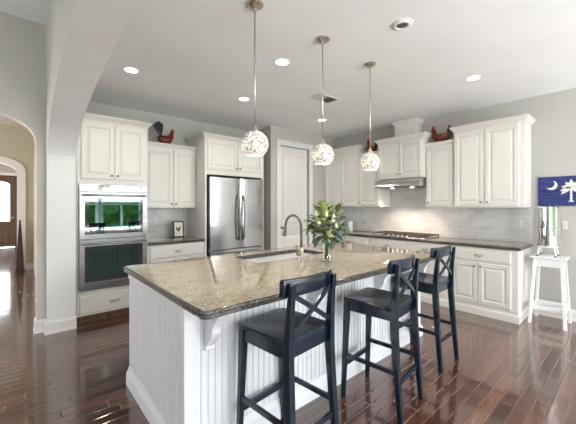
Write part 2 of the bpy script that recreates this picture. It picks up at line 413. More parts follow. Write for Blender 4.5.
# solid piers and the spandrel above the arch as one extruded strip
loops = []
top = 3.5
bm = mb.bm
def strip(x):
    lo = [(x, yc+ar, 0)] + [(x, y, z) for y, z in ap] + [(x, yc-ar, 0)]
    up = [(x, YW, 0)] + [(x, YW, top)] + [(x, yc+ar - (2*ar)*i/(len(ap)-3), top) for i in range(len(ap)-2)] + [(x, YB, top), (x, YB, 0)]
    return lo, up
vs = []
for x in (XF, XA):
    lo, up = strip(x)
    lo = [bm.verts.new(p) for p in lo]; up = [bm.verts.new(p) for p in up]
    vs.append((lo, up))
(l0, u0), (l1, u1) = vs
n = min(len(l0), len(u0))
for k, (lo, up) in enumerate(vs):
    for i in range(n-1): bm.faces.new((lo[i], lo[i+1], up[i+1], up[i]))
for i in range(n-1):
    bm.faces.new((l0[i], l0[i+1], l1[i+1], l1[i]))
    bm.faces.new((u0[i], u0[i+1], u1[i+1], u1[i]))
arch = struct(mb, 'wall_arch', [M['wall_foyer'], M['arch']], 'arched wall between foyer and kitchen')
for p in arch.data.polygons:   # the arch reveal is painted pale, the wall faces are sage grey
    if abs(p.normal.x) < .5 and p.center.z < 2.6 and YB+.1 < p.center.y < YW-.1: p.material_index = 1
# the arch wall stops above the kitchen ceiling; its kitchen face is greige
# foyer end wall with the smaller hallway arch
HX, HA, HZS, HB = -1.0, 1.15, 2.02, .44
def arch_wall_y(name, mats, xl, xr, y0, y1, xc, a, zs, b, ztop, label, power=.62):
    n = 36; pts = []
    for i in range(n+1):
        t = PI*i/n; c, s = math.cos(t), math.sin(t)
        pts.append((xc + a*math.copysign(abs(c)**power, c), zs + b*abs(s)**power))
    lo = [(xc+a, 0)] + pts + [(xc-a, 0)]
    up = [(xr, 0), (xr, ztop)] + [(xc+a - 2*a*i/(len(pts)-3), ztop) for i in range(len(pts)-2)] + [(xl, ztop), (xl, 0)]
    mb = MB(); bm = mb.bm; V = []
    for y in (y0, y1):
        V.append(([bm.verts.new((p[0], y, p[1])) for p in lo], [bm.verts.new((p[0], y, p[1])) for p in up]))
    n = len(lo)
    for l, u in V:
        for i in range(n-1): bm.faces.new((l[i], l[i+1], u[i+1], u[i]))
    for i in range(n-1):
        bm.faces.new((V[0][0][i], V[0][0][i+1], V[1][0][i+1], V[1][0][i])); bm.faces.new((V[0][1][i], V[0][1][i+1], V[1][1][i+1], V[1][1][i]))
    o = struct(mb, name, mats, label)
    for p in o.data.polygons:
        if abs(p.normal.y) < .5 and p.center.z < zs + b + .01 and xc-a-.01 < p.center.x < xc+a+.01: p.material_index = 1
    return o
arch_wall_y('wall_foyer', [M['wall_foyer'], M['trim']], -4.2, XF, 4.42, 4.57, HX, HA, HZS, HB, 3.5, 'sage grey foyer wall with an arched hall opening')
arch_wall_y('wall_hall', [M['tan'], M['trim']], -4.2, .6, 8.9, 9.05, -1.0, 1.08, 2.05, .40, 3.2, 'tan hallway wall with a second arch')
struct(MB().box(XF+.02, XF+.17, YW, 8.9, 0, 3.2), 'wall_hall_right', M['tan'])
# white casing on the far arch
def casing():
    n = 36; L0 = []; L1 = []
    xc, a, zs, b, pw = -1.0, 1.08, 2.05, .40, .62
    def ring(g):
        out = [(xc+a-g, 0)]
        for i in range(n+1):
            t = PI*i/n; c, s = math.cos(t), math.sin(t)
            out.append((xc + (a-g)*math.copysign(abs(c)**pw, c), zs + (b-g)*abs(s)**pw))
        return out + [(xc-a+g, 0)]
    A, B = ring(-.04), ring(.10)
    mb = MB()
    loops = []
    for p, q in zip(A, B):
        loops.append([(p[0], 8.87, p[1]), (q[0], 8.87, q[1]), (q[0], 9.02, q[1]), (p[0], 8.90, p[1])])
    mb.loops(loops)
    struct(mb, 'trim_1', M['trim'], 'white casing of the far hallway arch', smooth='auto')
casing()
# entry beyond: white walls round the front door
mb = MB(); mb.box(-4.2, -1.20, 14.0, 14.15, 0, 3.2).box(-.04, .6, 14.0, 14.15, 0, 3.2).box(-1.20, -.04, 14, 14.15, 2.42, 3.2)
struct(mb, 'wall_entry', M['tan'])
struct(MB().box(.45, .6, 9.05, 14.0, 0, 3.2), 'wall_entry_right', M['trim'])
# hallway far-left closure
struct(MB().box(-4.2, -4.05, 4.57, 14.0, 0, 3.2), 'wall_hall_left', M['tan'])

# pantry box: front wall with a door opening, and a side wall beside the fridge
PD0, PD1, PDZ = 3.625, 4.38, 2.53
mb = MB(); mb.box(3.41, PD0, YP, YP+.11, 0, CEIL).box(PD1, XW, YP, YP+.11, 0, CEIL).box(PD0, PD1, YP, YP+.11, PDZ, CEIL)
mb.box(3.41, 3.52, YP+.11, YW, 0, CEIL)
struct(mb, 'wall_pantry', M['wall'], 'greige pantry wall between fridge and range run')
# pantry door casing
mb = MB()
for x0, x1 in ((PD0-.085, PD0), (PD1, PD1+.085)): mb.box(x0, x1, YP-.022, YP, 0, PDZ+.0)
mb.box(PD0-.085, PD1+.085, YP-.022, YP, PDZ, PDZ+.085).box(PD0-.10, PD1+.10, YP-.032, YP, PDZ+.085, PDZ+.10)
struct(mb, 'trim_2', M['trim'], 'white casing round the pantry door', bevel=.004)

def rect_prof(mb, x0, x1, z0, z1, prof, y0, sgn=-1, back=None):
    """nested rectangles: prof = [(inset, out)], face normal towards -Y"""
    L = []
    for ins, out in prof:
        y = y0 - out
        L.append([(x0+ins, y, z0+ins), (x1-ins, y, z0+ins), (x1-ins, y, z1-ins), (x0+ins, y, z1-ins)])
    mb.loops(L)
    return mb
def raised_door(mb, x0, x1, z0, z1, y0=0, t=.019, st=.052):
    w = min(x1-x0, z1-z0)
    st = min(st, w*.27)
    rect_prof(mb, x0, x1, z0, z1, [(0, 0), (0, t-.003), (.003, t), (st-.004, t), (st+.003, t-.010), (st+.012, t-.010), (st+.034, t-.001), (st+.038, t-.001)], y0)
def slab_front(mb, x0, x1, z0, z1, y0=0, t=.019):
    rect_prof(mb, x0, x1, z0, z1, [(0, 0), (0, t-.005), (.004, t-.002), (.014, t), (.020, t)], y0)

pd = thing('door_1', 'ivory two-panel pantry door', 'door', (0, 0, 0)); del pd['category']; pd['kind'] = 'structure'
mb = MB()
x0, x1, y = PD0+.012, PD1-.012, YP+.045
mb.box(x0, x1, y, y+.035, .01, PDZ-.006)
mb.build('door_slab', M['door'], pd, bevel=.002)
for z0, z1 in ((.22, .88), (1.02, 2.38)):
    mb = MB(); rect_prof(mb, x0+.10, x1-.10, z0, z1, [(0, -.001), (0, .008), (.012, .008), (.024, .0005), (.045, .0005), (.075, .010), (.085, .010)], y)
    mb.build('door_panel', M['door'], pd)
mb = MB(); mb.lathe([(.026, 0), (.026, -.006), (.010, -.010), (.010, -.035), (.022, -.042), (.028, -.055), (.022, -.068), (.004, -.072)], (x0+.06, y, 1.0), 20, 'y')
mb.build('door_knob', M['bronze'], pd, smooth=True)
for z in (.3, 1.25, 2.2):
    MB().box(x1-.004, x1+.010, y-.006, y+.002, z-.045, z+.045).build('hinge', M['bronze'], pd)

# front door far down the hall
fd = thing('door_2', 'brown wooden front door with arched frosted glass at the end of the hall', 'door', (0, 0, 0)); del fd['category']; fd['kind'] = 'structure'
X0, X1, FY = -1.20, -.04, 14.04
mb = MB(); mb.box(X0, X0+.06, FY, FY+.09, 0, 2.42).box(X1-.05, X1, FY, FY+.09, 0, 2.42).box(X0, X1, FY, FY+.09, 2.36, 2.42)
mb.build('door_frame', M['door_wood'], fd)
a, b = X0+.06, X1-.05
n = 24; xc = (a+b)/2; hw = (b-a)/2-.13
gp = [(xc+hw, .88)] + [(xc+hw*math.cos(PI*i/n), 2.10+.13*math.sin(PI*i/n)) for i in range(n+1)] + [(xc-hw, .88)]
# slab with opening: two stiles, rail bottom, arched head
mb = MB(); mb.box(a, xc-hw, FY+.02, FY+.065, .02, 2.36).box(xc+hw, b, FY+.02, FY+.065, .02, 2.36).box(xc-hw, xc+hw, FY+.02, FY+.065, .02, .88)
for i in range(n):
    p, q = gp[1+i], gp[2+i]
    mb.hexa([(p[0], FY+.02, p[1]), (q[0], FY+.02, q[1]), (q[0], FY+.065, q[1]), (p[0], FY+.065, p[1])],
            [(p[0], FY+.02, 2.36), (q[0], FY+.02, 2.36), (q[0], FY+.065, 2.36), (p[0], FY+.065, 2.36)])
mb.build('door_slab', M['door_wood'], fd)
mb = MB()
for pa, pb in ((a+.13, xc-.04), (xc+.04, b-.13)): rect_prof(mb, pa, pb, .14, .74, [(0, 0), (0, .006), (.02, .002), (.05, .012), (.06, .012)], FY+.02)
mb.build('door_panel', M['door_wood'], fd)
MB().prism(gp, 'y', FY+.035, FY+.045).build('door_glass', M['pane'], fd)
MB().lathe([(.03, 0), (.03, -.01), (.012, -.015), (.012, -.04), (.028, -.05), (.02, -.07), (.004, -.072)], (b-.06, FY+.02, 1.0), 16, 'y').build('door_knob', M['nickel'], fd, smooth=True)
struct(MB().box(-1.29, -1.20, 13.975, 14, 0, 2.50).box(-.04, .05, 13.975, 14, 0, 2.50).box(-1.29, .05, 13.975, 14, 2.42, 2.51), 'trim_3', M['trim'], 'white casing round the front door')

# baseboards
def bb_profile(h=.14):
    return [(0, 0), (.022, 0), (.022, .02), (.016, .035), (.016, h-.03), (.010, h-.012), (.006, h), (0, h)]
def bb_x(name, x0, x1, y, out=-1, h=.14):   # runs along X on a face at y, sticking out in -Y (out=-1)
    return struct(MB().prism([(y + out*p, z) for p, z in bb_profile(h)], 'x', x0, x1), name, M['trim'])
def bb_y(name, y0, y1, x, out=-1, h=.14):
    return struct(MB().prism([(x + out*p, z) for p, z in bb_profile(h)], 'y', y0, y1), name, M['trim'])
bb_y('baseboard_right', YB, .955, XW)
bb_x('baseboard_pier', XF-.02, XA+.005, yc+ar)
bb_y('baseboard_pier_side', yc+ar-.02, 4.42, XF)
bb_x('baseboard_foyer', HX+HA-.02, XF, 4.42)
bb_y('baseboard_hall_reveal', 4.40, 4.58, HX+HA)
bb_x('baseboard_hall', .10, XF+.02, 8.9)
bb_x('baseboard_pantry_left', 3.41, PD0-.085, YP)
bb_x('baseboard_pantry_right', PD1+.085, 4.46, YP)

# outside: lawn and trees seen only through the glass and in reflections
struct(MB().box(-14, 16, -26, YB-.2, -.35, -.12), 'floor_lawn', M['grass'], 'lawn outside the windows')
bmx = bmesh.new(); bmesh.ops.create_grid(bmx, x_segments=160, y_segments=40, size=1)
for v in bmx.verts:
    x = v.co.x*14 + 1; z = (v.co.y+1)/2*3.4
    v.co = Vector((x, -13 + .9*noise.noise(Vector((x*.6, z*.8, 0))) + .35*noise.noise(Vector((x*2.5, z*2.5, 3))) - .5*(z/3.4)**2, z - .12 + .5*noise.noise(Vector((x*.8, 9, z*.2)))*(z/3.4)))
mb = MB(); mb.bm.free(); mb.bm = bmx
hd = mb.build('hedge', M['foliage']); md = hd.modifiers.new('s', 'SOLIDIFY'); md.thickness = .8
tag(hd, 'tall leafy garden hedge beyond the rear windows', 'hedge')

# ------------------------------------------------------------------ cabinets
def knob(x, z, parent, y=-.019):
    MB().lathe([(.009, 0), (.006, -.004), (.005, -.012), (.012, -.018), (.0145, -.024), (.011, -.030), (.002, -.032)], (x, y, z), 14, 'y').build('knob', M['knob'], parent, smooth=True)
def cup(x, z, parent, y=-.019, w=.048):
    mb = MB(); n, k = 14, 6; L = []
    for j in range(k+1):
        a = (PI/2)*j/k
        L.append([(x + (w*math.sin(a)+.0001)*math.cos(PI*i/n), y - .026*math.sin(a)*0 - .026*math.sin(PI*i/n)*math.cos(a)*1.0 - .0005, z + .022*math.cos(a)*0 + .024*math.sin(PI*i/n)*math.sin(a)) for i in range(n+1)])
    # outer shell
    vs = [[mb.bm.verts.new(p) for p in l] for l in L]
    for a_, b_ in zip(vs, vs[1:]):
        for i in range(n): mb.bm.faces.new((a_[i], a_[i+1], b_[i+1], b_[i]))
    mb.box(x-w-.006, x+w+.006, y-.003, y, z-.004, z+.028)
    mb.tube([(x-w, y-.004, z-.002), (x-w*.6, y-.024, z-.004), (x, y-.030, z-.005), (x+w*.6, y-.024, z-.004), (x+w, y-.004, z-.002)], .0035, 8)
    mb.build('cup_pull', M['nickel'], parent, smooth='auto')
def crown_mesh(w, d, z, left=True, right=True, h=.075, out=.05):
    """crown moulding round the top: sweep a profile along left side, front, right side (mitred)"""
    prof = [(0, 0), (.006, 0), (.006, .012), (.012, .018), (.020, .030), (.036, .048), (.044, .056), (.044, .066), (out, .068), (out, h), (-.02, h)]
    mb = MB(); L = []
    path = []
    if left: path.append((0, d, -1, 0))
    path.append((0, 0, -1 if left else 0, -1)); path.append((w, 0, 1 if right else 0, -1))
    if right: path.append((w, d, 1, 0))
    for px, py, ox, oy in path:
        L.append([(px + ox*p, py + oy*p, z + q) for p, q in prof])
    mb.loops(L)
    mb.box(-.0 if left else 0, w, 0, d, z+h-.012, z+h-.002)
    return mb
def cabinet(name, label, loc, rz, w, d, z0, z1, doors=(), drawers=(), crown=None, mat=None, group=None, skirt=False, knobs='auto', toe=False, side_panel=None, light_rail=False, **kw):
    mat = mat or M['cabinet']
    t = thing(name, label, 'cabinet', (loc[0], loc[1], 0), rz, group)
    mb = MB(); hollow = kw.get('hollow')
    if hollow:
        h0, h1 = hollow
        mb.box(0, w, 0, d, z0+.10, h0).box(0, w, 0, d, h1, z1).box(0, .02, 0, d, h0, h1).box(w-.02, w, 0, d, h0, h1).box(.02, w-.02, d-.02, d, h0, h1)
    elif toe:
        mb.box(0, w, 0, d, z0+.10, z1)
    else: mb.box(0, w, 0, d, z0, z1)
    mb.build('body', mat, t, bevel=.0015)
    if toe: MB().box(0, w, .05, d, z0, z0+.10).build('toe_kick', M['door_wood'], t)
    if skirt:
        mb = MB(); pr = [(0, 0), (.014, 0), (.014, .075), (.008, .090), (0, .095)]
        path = [(0, 0, 0, -1), (w, 0, 1, -1), (w, d, 1, 0)] if skirt == 'end' else [(.0005, 0, 0, -1), (w-.0005, 0, 0, -1)]
        mb.loops([[(px+ox*p, py+oy*p, z0+q) for p, q in pr] for px, py, ox, oy in path]); mb.build('plinth', mat, t)
    if crown: crown_mesh(w, d, z1, *crown).build('crown', mat, t, smooth='auto')
    if light_rail:
        MB().box(0, w, -.004, .02, z0-.03, z0).build('light_rail', mat, t, bevel=.003)
    for k, (a, b, c, e_, kx) in enumerate(doors):
        mb = MB(); raised_door(mb, a, b, c, e_); dd = mb.build('door', mat, t)
        if kx:
            side, vert = kx
            knob(a+.03 if side == 'l' else b-.03, c+.045 if vert == 'b' else e_-.045, dd)
    for a, b, c, e_ in drawers:
        mb = MB(); slab_front(mb, a, b, c, e_); dd = mb.build('drawer', mat, t)
        cup((a+b)/2, (c+e_)/2-.012, dd, w=min(.048, (b-a)*.2))
    return t
AY = 4.36
# oven tower X .51..1.31
OX0, OX1 = .512, 1.305; ow = OX1-OX0
oc = cabinet('oven_cabinet', 'tall ivory cabinet holding the double wall oven', (OX0, AY), 0, ow, YW-AY-.003, 0, 2.44,
        doors=[(.045, ow/2-.004, 1.74, 2.41, ('r', 'b')), (ow/2+.004, ow-.045, 1.74, 2.41, ('l', 'b'))],
        drawers=[(.03, ow-.035, .125, .335)], crown=(False, True), toe=True, hollow=(.398, 1.677))
# uppers over the coffee counter X 1.31..2.13 front Y 4.68
uw = 2.128-OX1
cabinet('wall_cabinet', 'ivory double-door wall cabinet between oven tower and fridge, black rooster on top', (OX1+.002, 4.68), 0, uw, YW-4.683, 1.375, 2.27,
        doors=[(.03, uw*.555, 1.395, 2.25, ('r', 'b')), (uw*.555+.008, uw-.02, 1.395, 2.25, ('l', 'b'))], crown=(False, False, .05, .03))
cabinet('base_cabinet', 'ivory base cabinet with wide drawer between ovens and fridge', (OX1+.002, AY+.01), 0, uw, YW-AY-.013, 0, .872,
        doors=[(.03, uw*.5-.004, .13, .675, ('r', 't')), (uw*.5+.004, uw-.03, .13, .675, ('l', 't'))], drawers=[(.03, uw-.03, .69, .85)], toe=True)
# fridge surround
FX0, FX1 = 2.13, 3.235; fw = FX1-FX0
t = thing('fridge_cabinet', 'ivory two-door cabinet with side panels built round the refrigerator', 'cabinet', (FX0, AY, 0))
mb = MB(); mb.box(.03, fw-.03, 0, YW-AY-.003, 1.895, 2.44); mb.build('body', M['cabinet'], t)
MB().box(0, .03, 0, YW-AY-.003, 0, 2.44).build('side_panel', M['cabinet'], t); MB().box(fw-.03, fw, 0, YW-AY-.003, 0, 2.44).build('side_panel', M['cabinet'], t)
for a, b, s_ in ((.035, .565, 'r'), (.575, fw-.04, 'l')):
    mb = MB(); raised_door(mb, a, b, 1.975, 2.42); dd = mb.build('door', M['cabinet'], t); knob(b-.03 if s_ == 'r' else a+.03, 2.015, dd)
crown_mesh(fw, YW-AY-.003, 2.44, True, True).build('crown', M['cabinet'], t, smooth='auto')

# range wall cabinets: local x runs toward -Y
def bcab(name, label, yl, yr, z0, z1, xfront, **kw):
    return cabinet(name, label, (xfront, yl), -PI/2, yl-yr, XW-xfront-.003, z0, z1, **kw)
w = .80
G = 'range wall uppers'
bcab('wall_cabinet', 'tall ivory double-door wall cabinet nearest the pantry', YP-.002, 3.49, 1.39, 2.47, 4.80,
     doors=[(.08, .48, 1.415, 2.45, ('r', 'b')), (.49, .865, 1.415, 2.45, ('l', 'b'))], crown=(False, True))
bcab('wall_cabinet', 'ivory single-door wall cabinet just left of the range hood', 3.488, 3.03, 1.39, 2.31, 4.80,
     doors=[(.02, .438, 1.415, 2.29, ('l', 'b'))], crown=(False, False, .05, .03))
bcab('wall_cabinet', 'short ivory double-door cabinet above the range hood', 3.028, 2.225, 1.86, 2.47, 4.72,
     doors=[(.03, .396, 1.885, 2.45, ('r', 'b')), (.406, .773, 1.885, 2.45, ('l', 'b'))], crown=(True, True))
bcab('wall_cabinet', 'ivory single-door wall cabinet right of the range hood under a red rooster', 2.223, 1.80, 1.39, 2.31, 4.80,
     doors=[(.02, .403, 1.415, 2.29, ('l', 'b'))], crown=(False, False, .05, .03))
bcab('wall_cabinet', 'tallest and largest ivory double-door wall cabinet at the right end of the range wall', 1.798, .965, 1.39, 2.47, 4.76,
     doors=[(.02, .385, 1.415, 2.45, ('r', 'b')), (.405, .775, 1.415, 2.45, ('l', 'b'))], crown=(True, True))
# chase above the hood cabinet
t = thing('duct_box', 'square ivory duct chase with crown standing on the hood cabinet', 'duct cover', (4.90, 2.81, 0), -PI/2)
MB().box(0, .37, 0, XW-4.902, 2.545, CEIL-.002).build('body', M['cabinet'], t)
crown_mesh(.37, XW-4.902, CEIL-.08, True, True, out=.045).build('crown', M['cabinet'], t, smooth='auto')

# range wall base run
BX = 4.50
bcab('base_cabinet', 'ivory base cabinet, one drawer over two doors, at the right end of the range wall', 1.76, .975, 0, .872, BX,
     doors=[(.02, .355, .15, .675, ('r', 't')), (.365, .715, .15, .675, ('l', 't'))], drawers=[(.02, .715, .70, .845)], skirt='end')
bcab('base_cabinet', 'ivory base cabinet directly under the gas cooktop', 3.05, 1.762, 0, .872, BX,
     doors=[(.03, .64, .15, .675, ('r', 't')), (.65, 1.26, .15, .675, ('l', 't'))], drawers=[(.03, .64, .70, .845), (.65, 1.26, .70, .845)], skirt=True)
bcab('base_cabinet', 'ivory base cabinet left of the cooktop beside the pantry', YP-.002, 3.052, 0, .872, BX,
     doors=[(.03, .64, .15, .675, ('r', 't')), (.65, 1.28, .15, .675, ('l', 't'))], drawers=[(.03, .64, .70, .845), (.65, 1.28, .70, .845)], skirt=True)

# counters
def rrect(x0, x1, y0, y1, r, n=6, m_=6):
    pts = []
    cs = [(x1-r, y0+r, -PI/2), (x1-r, y1-r, 0), (x0+r, y1-r, PI/2), (x0+r, y0+r, PI)]
    for cx, cy, a0 in cs:
        for i in range(n+1):
            a = a0 + (PI/2)*i/n; pts.append((cx + r*math.cos(a), cy + r*math.sin(a)))
    # extra points along sides
    out = []
    k = n+1
    for c in range(4):
        seg = pts[c*k:(c+1)*k]; out += seg
        a, b = seg[-1], pts[((c+1) % 4)*k]
        for j in range(1, m_): out.append((a[0]+(b[0]-a[0])*j/m_, a[1]+(b[1]-a[1])*j/m_))
    return out
def counter(name, label, x0, x1, y0, y1, z1=.915, th=.04, r=.03, hole=None, mat=None, edge=None, flat=()):
    mat = mat or M['granite']
    prof = [(.014, 0), (.006, -.002), (.001, -.007), (0, -.013), (.002, -.020), (.006, -.024), (.003, -.029), (.001, -.033), (.006, -th)]
    mb = MB(); bm = mb.bm
    rings = []
    for ins, dz in prof:
        ex = {s_: (0 if s_ in flat else ins) for s_ in 'lrfb'}
        rings.append([(x, y, z1+dz) for x, y in rrect(x0+ex['l'], x1-ex['r'], y0+ex['f'], y1-ex['b'], max(r-ins*.5, .002))])
    V = [[bm.verts.new(p) for p in ring] for ring in rings]
    n = len(V[0]); edgef = []
    for a, b in zip(V, V[1:]):
        for i in range(n): edgef.append(bm.faces.new((a[i], a[(i+1) % n], b[(i+1) % n], b[i])))
    if hole:
        hx0, hx1, hy0, hy1, hr = hole
        h = rrect(hx0, hx1, hy0, hy1, hr)
        ht = [bm.verts.new((x, y, z1)) for x, y in h]; hb = [bm.verts.new((x, y, z1-th)) for x, y in h]
        for i in range(n):
            j = (i+1) % n
            bm.faces.new((V[0][i], V[0][j], ht[j], ht[i])); edgef.append(bm.faces.new((ht[i], ht[j], hb[j], hb[i]))); bm.faces.new((hb[i], hb[j], V[-1][j], V[-1][i]))
    else:
        bm.faces.new(V[0]); bm.faces.new(V[-1][::-1])
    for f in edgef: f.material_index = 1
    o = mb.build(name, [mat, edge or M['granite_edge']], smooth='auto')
    return tag(o, label, 'countertop')
counter('countertop', 'dark brown granite counter along the range wall under the cooktop', 4.465, XW-.002, .945, YP-.003, mat=M['granite_dark'], r=.012)
counter('countertop', 'short dark granite counter between the ovens and the fridge', OX1+.004, FX0-.002, AY-.02, YW-.002, mat=M['granite_dark'], r=.004)
# backsplash tile
struct(MB().box(XW-.010, XW, .955, YP, .917, 1.389).box(XW-.010, XW, 2.226, 3.027, 1.389, 1.859), 'wall_backsplash', M['tile_y'], 'glossy subway tile behind the range')
struct(MB().box(OX1+.003, FX0, YW-.010, YW, .917, 1.374), 'wall_backsplash_back', M['tile_x'], 'glossy subway tile behind the coffee counter')

# ------------------------------------------------------------------ double oven
t = thing('double_wall_oven', 'stainless steel double wall oven with two dark glass doors', 'oven', (.535, AY, 0))
owd = 1.285-.535
MB().box(0, owd, -.012, .5, .40, 1.675).build('body', M['steel_dark'], t)
MB().box(0, owd, -.032, -.012, 1.585, 1.675).build('control_panel', M['oven_steel'], t, bevel=.003)
MB().box(.16, owd-.06, -.034, -.032, 1.597, 1.666).build('control_glass', M['black_glass'], t)
MB().box(owd/2-.05, owd/2+.05, -.0352, -.034, 1.62, 1.645).build('display', M['display'], t)
def oven_door(z0, z1):
    mb = MB(); W_ = owd; a, b, c, d = .055, .055, .07, .055   # frame widths l r top bottom
    y0, y1 = -.048, -.012
    mb.box(0, a, y0, y1, z0, z1).box(W_-b, W_, y0, y1, z0, z1).box(a, W_-b, y0, y1, z0, z0+d).box(a, W_-b, y0, y1, z1-c, z1)
    dr = mb.build('oven_door', M['oven_steel'], t, bevel=.003)
    MB().box(a, W_-b, y0+.004, y1, z0+d, z1-c).build('glass_border', M['black_glass'], dr)
    MB().box(a+.04, W_-b-.04, y0+.0025, y0+.004, z0+d+.05, z1-c-.03).build('window', M['oven_glass'], dr)
    mb = MB(); zz = z1-.035
    mb.tube([(.05, y0, zz), (.05, y0-.03, zz)], .009).tube([(W_-.05, y0, zz), (W_-.05, y0-.03, zz)], .009)
    mb.tube([(.025, y0-.038, zz), (.2, y0-.042, zz), (W_/2, y0-.044, zz), (W_-.2, y0-.042, zz), (W_-.025, y0-.038, zz)], .011, 14)
    mb.build('handle', M['oven_steel'], dr, smooth=True)
oven_door(1.015, 1.575)
oven_door(.445, .995)
MB().box(0, owd, -.030, -.012, .40, .435).build('vent_trim', M['oven_steel'], t, bevel=.002)

# ------------------------------------------------------------------ refrigerator
RX0, RX1 = 2.19, 3.185; rw = RX1-RX0
t = thing('refrigerator', 'stainless steel french-door refrigerator', 'refrigerator', (RX0, AY-.02, 0))
MB().box(0, rw, .02, YW-AY-.003, .02, 1.855).build('body', M['steel_dark'], t)
def bulged(x0, x1, z0, z1, y, bulge=.018, n=10):
    mb = MB(); L = []
    for i in range(n+1):
        u = i/n; x = x0+(x1-x0)*u; yy = y - bulge*(1-(2*u-1)**4) 
        L.append([(x, yy, z0), (x, yy, z1), (x, y+.05, z1), (x, y+.05, z0)])
    mb.loops(L); return mb
sp = .53
for (a, b, hx) in ((0.002, sp-.003, sp-.045), (sp+.003, rw-.002, sp+.045)):
    d_ = bulged(a, b, .735, 1.85, -.03).build('door', M['steel'], t, smooth='auto')
    pts = [(hx, -.048, .90), (hx, -.085, .93)] + [(hx, -.090-.012*math.sin(PI*i/8), .98+.50*i/8) for i in range(9)] + [(hx, -.085, 1.53), (hx, -.048, 1.56)]
    pts = [(hx, -.045, .86), (hx, -.078, .90)] + [(hx, -.085-.016*math.sin(PI*i/8), .96+.52*i/8) for i in range(9)] + [(hx, -.078, 1.54), (hx, -.045, 1.58)]
    MB().tube(pts, .016, 12).build('handle', M['steel_dark'], d_, smooth=True)
d_ = bulged(.002, rw-.002, .09, .715, -.03).build('freezer_drawer', M['steel'], t, smooth='auto')
MB().tube([(.10, -.04, .655), (.12, -.085, .655), (rw/2, -.098, .655), (rw-.12, -.085, .655), (rw-.10, -.04, .655)], .0125, 12).build('handle', M['steel_dark'], d_, smooth=True)
MB().box(.01, rw-.01, .0, .05, .0, .08).build('toe_grille', M['black'], t)

# ------------------------------------------------------------------ hood and cooktop
t = thing('range_hood', 'slim stainless steel range hood under the short cabinet', 'range hood', (0, 0, 0))
prof = [(XW-.012, 1.858), (4.76, 1.858), (4.70, 1.845), (4.64, 1.81), (4.60, 1.765), (4.585, 1.73), (4.60, 1.715), (XW-.012, 1.735)]
MB().prism(prof, 'y', 2.235, 3.02).build('canopy', M['steel'], t, smooth='auto')
MB().box(4.68, 5.02, 2.30, 3.02, 1.712, 1.724).build('filter', M['steel_dark'], t)
MB().box(4.655, 4.675, 2.72, 2.78, 1.706, 1.718).build('switch', M['black'], t)
hl = MB().lathe([(.03, 1.704), (.03, 1.716)], (4.80, 2.45, 0), 16).build('hood_lamp', M['lamp'], t)
for yy in (2.42, 2.74):
    l = bpy.data.lights.new('hood_light', 'SPOT'); l.energy = 44; l.color = (1, .78, .60); l.spot_size = math.radians(128); l.spot_blend = .5; l.shadow_soft_size = .03
    o = bpy.data.objects.new('hood_light', l); C.objects.link(o); o.location = (4.80, yy, 1.69); o.rotation_euler = (0, math.radians(18), 0)
    o.parent = t
MB().lathe([(.03, 1.704), (.03, 1.716)], (4.80, 2.80, 0), 16).build('hood_lamp', M['lamp'], t)

t = thing('gas_cooktop', 'black gas cooktop with cast iron grates set in the granite', 'cooktop', (4.78, 2.56, .9155))
MB().box(-.25, .25, -.455, .455, 0, .012).build('pan', M['steel'], t, bevel=.004)
for bx, by, r in ((-.11, -.30, .045), (.12, -.30, .038), (0.02, 0, .055), (-.11, .30, .038), (.12, .30, .045)):
    MB().lathe([(r, .012), (r, .022), (r*.8, .026), (r*.8, .034), (r*.3, .036)], (bx, by, 0), 20).build('burner', M['iron'], t, smooth='auto')
for gy in (-.30, 0, .30):
    mb = MB(); hw, hl = .145, .215; z = .047
    for yy in (gy-hw, gy+hw): mb.box(-hl, hl, yy-.006, yy+.006, z-.012, z)
    for xx in (-hl, 0, hl): mb.box(xx-.006, xx+.006, gy-hw, gy+hw, z-.012, z)
    for xx in (-.11, .11): mb.box(xx-.005, xx+.005, gy-hw, gy+hw, z-.010, z+.004)
    mb.box(-hl, hl, gy-.005, gy+.005, z-.010, z+.004)
    for xx in (-hl, hl):
        for yy in (gy-hw, gy+hw): mb.box(xx-.008, xx+.008, yy-.008, yy+.008, .012, z)
    mb.build('grate', M['iron'], t)
for k in range(5):
    MB().lathe([(.017, .012), (.016, .03), (.012, .034)], (-.225, -.16+.08*k, 0), 14).build('knob', M['steel'], t, smooth='auto')

# ------------------------------------------------------------------ island
IX0, IX1, IY0, IY1 = .667, 3.31, 1.60, 2.69
t = thing('kitchen_island', 'white beadboard kitchen island with corbels and plinth', 'kitchen island', (0, 0, 0))
def bead_line(a, b, base, axis_out, pitch=.043, g=.0065, dp=.008):
    pts = []; n = int((b-a)/pitch); p = (b-a)/n
    pts.append((a, base))
    for i in range(1, n):
        x = a+i*p
        pts += [(x-g, base), (x-g*.4, base+dp*axis_out), (x+g*.4, base+dp*axis_out), (x+g, base)]
    pts.append((b, base)); return pts
core = MB()
front = bead_line(IX0+.002, IX1-.002, IY0, 1)               # along X at y=IY0, grooves go +Y
core.prism(front + [(IX1-.002, IY1), (IX0+.02, IY1), (IX0+.02, IY0+.02)], 'z', .02, .874)
core.build('beadboard_front', M['island'], t)
left = [(x, y) for y, x in bead_line(IY0+.002, IY1, IX0, 1)]
MB().prism([(IX0+.03, IY0+.03)] + left + [(IX0+.03, IY1)], 'z', .02, .874).build('beadboard_end', M['island'], t)
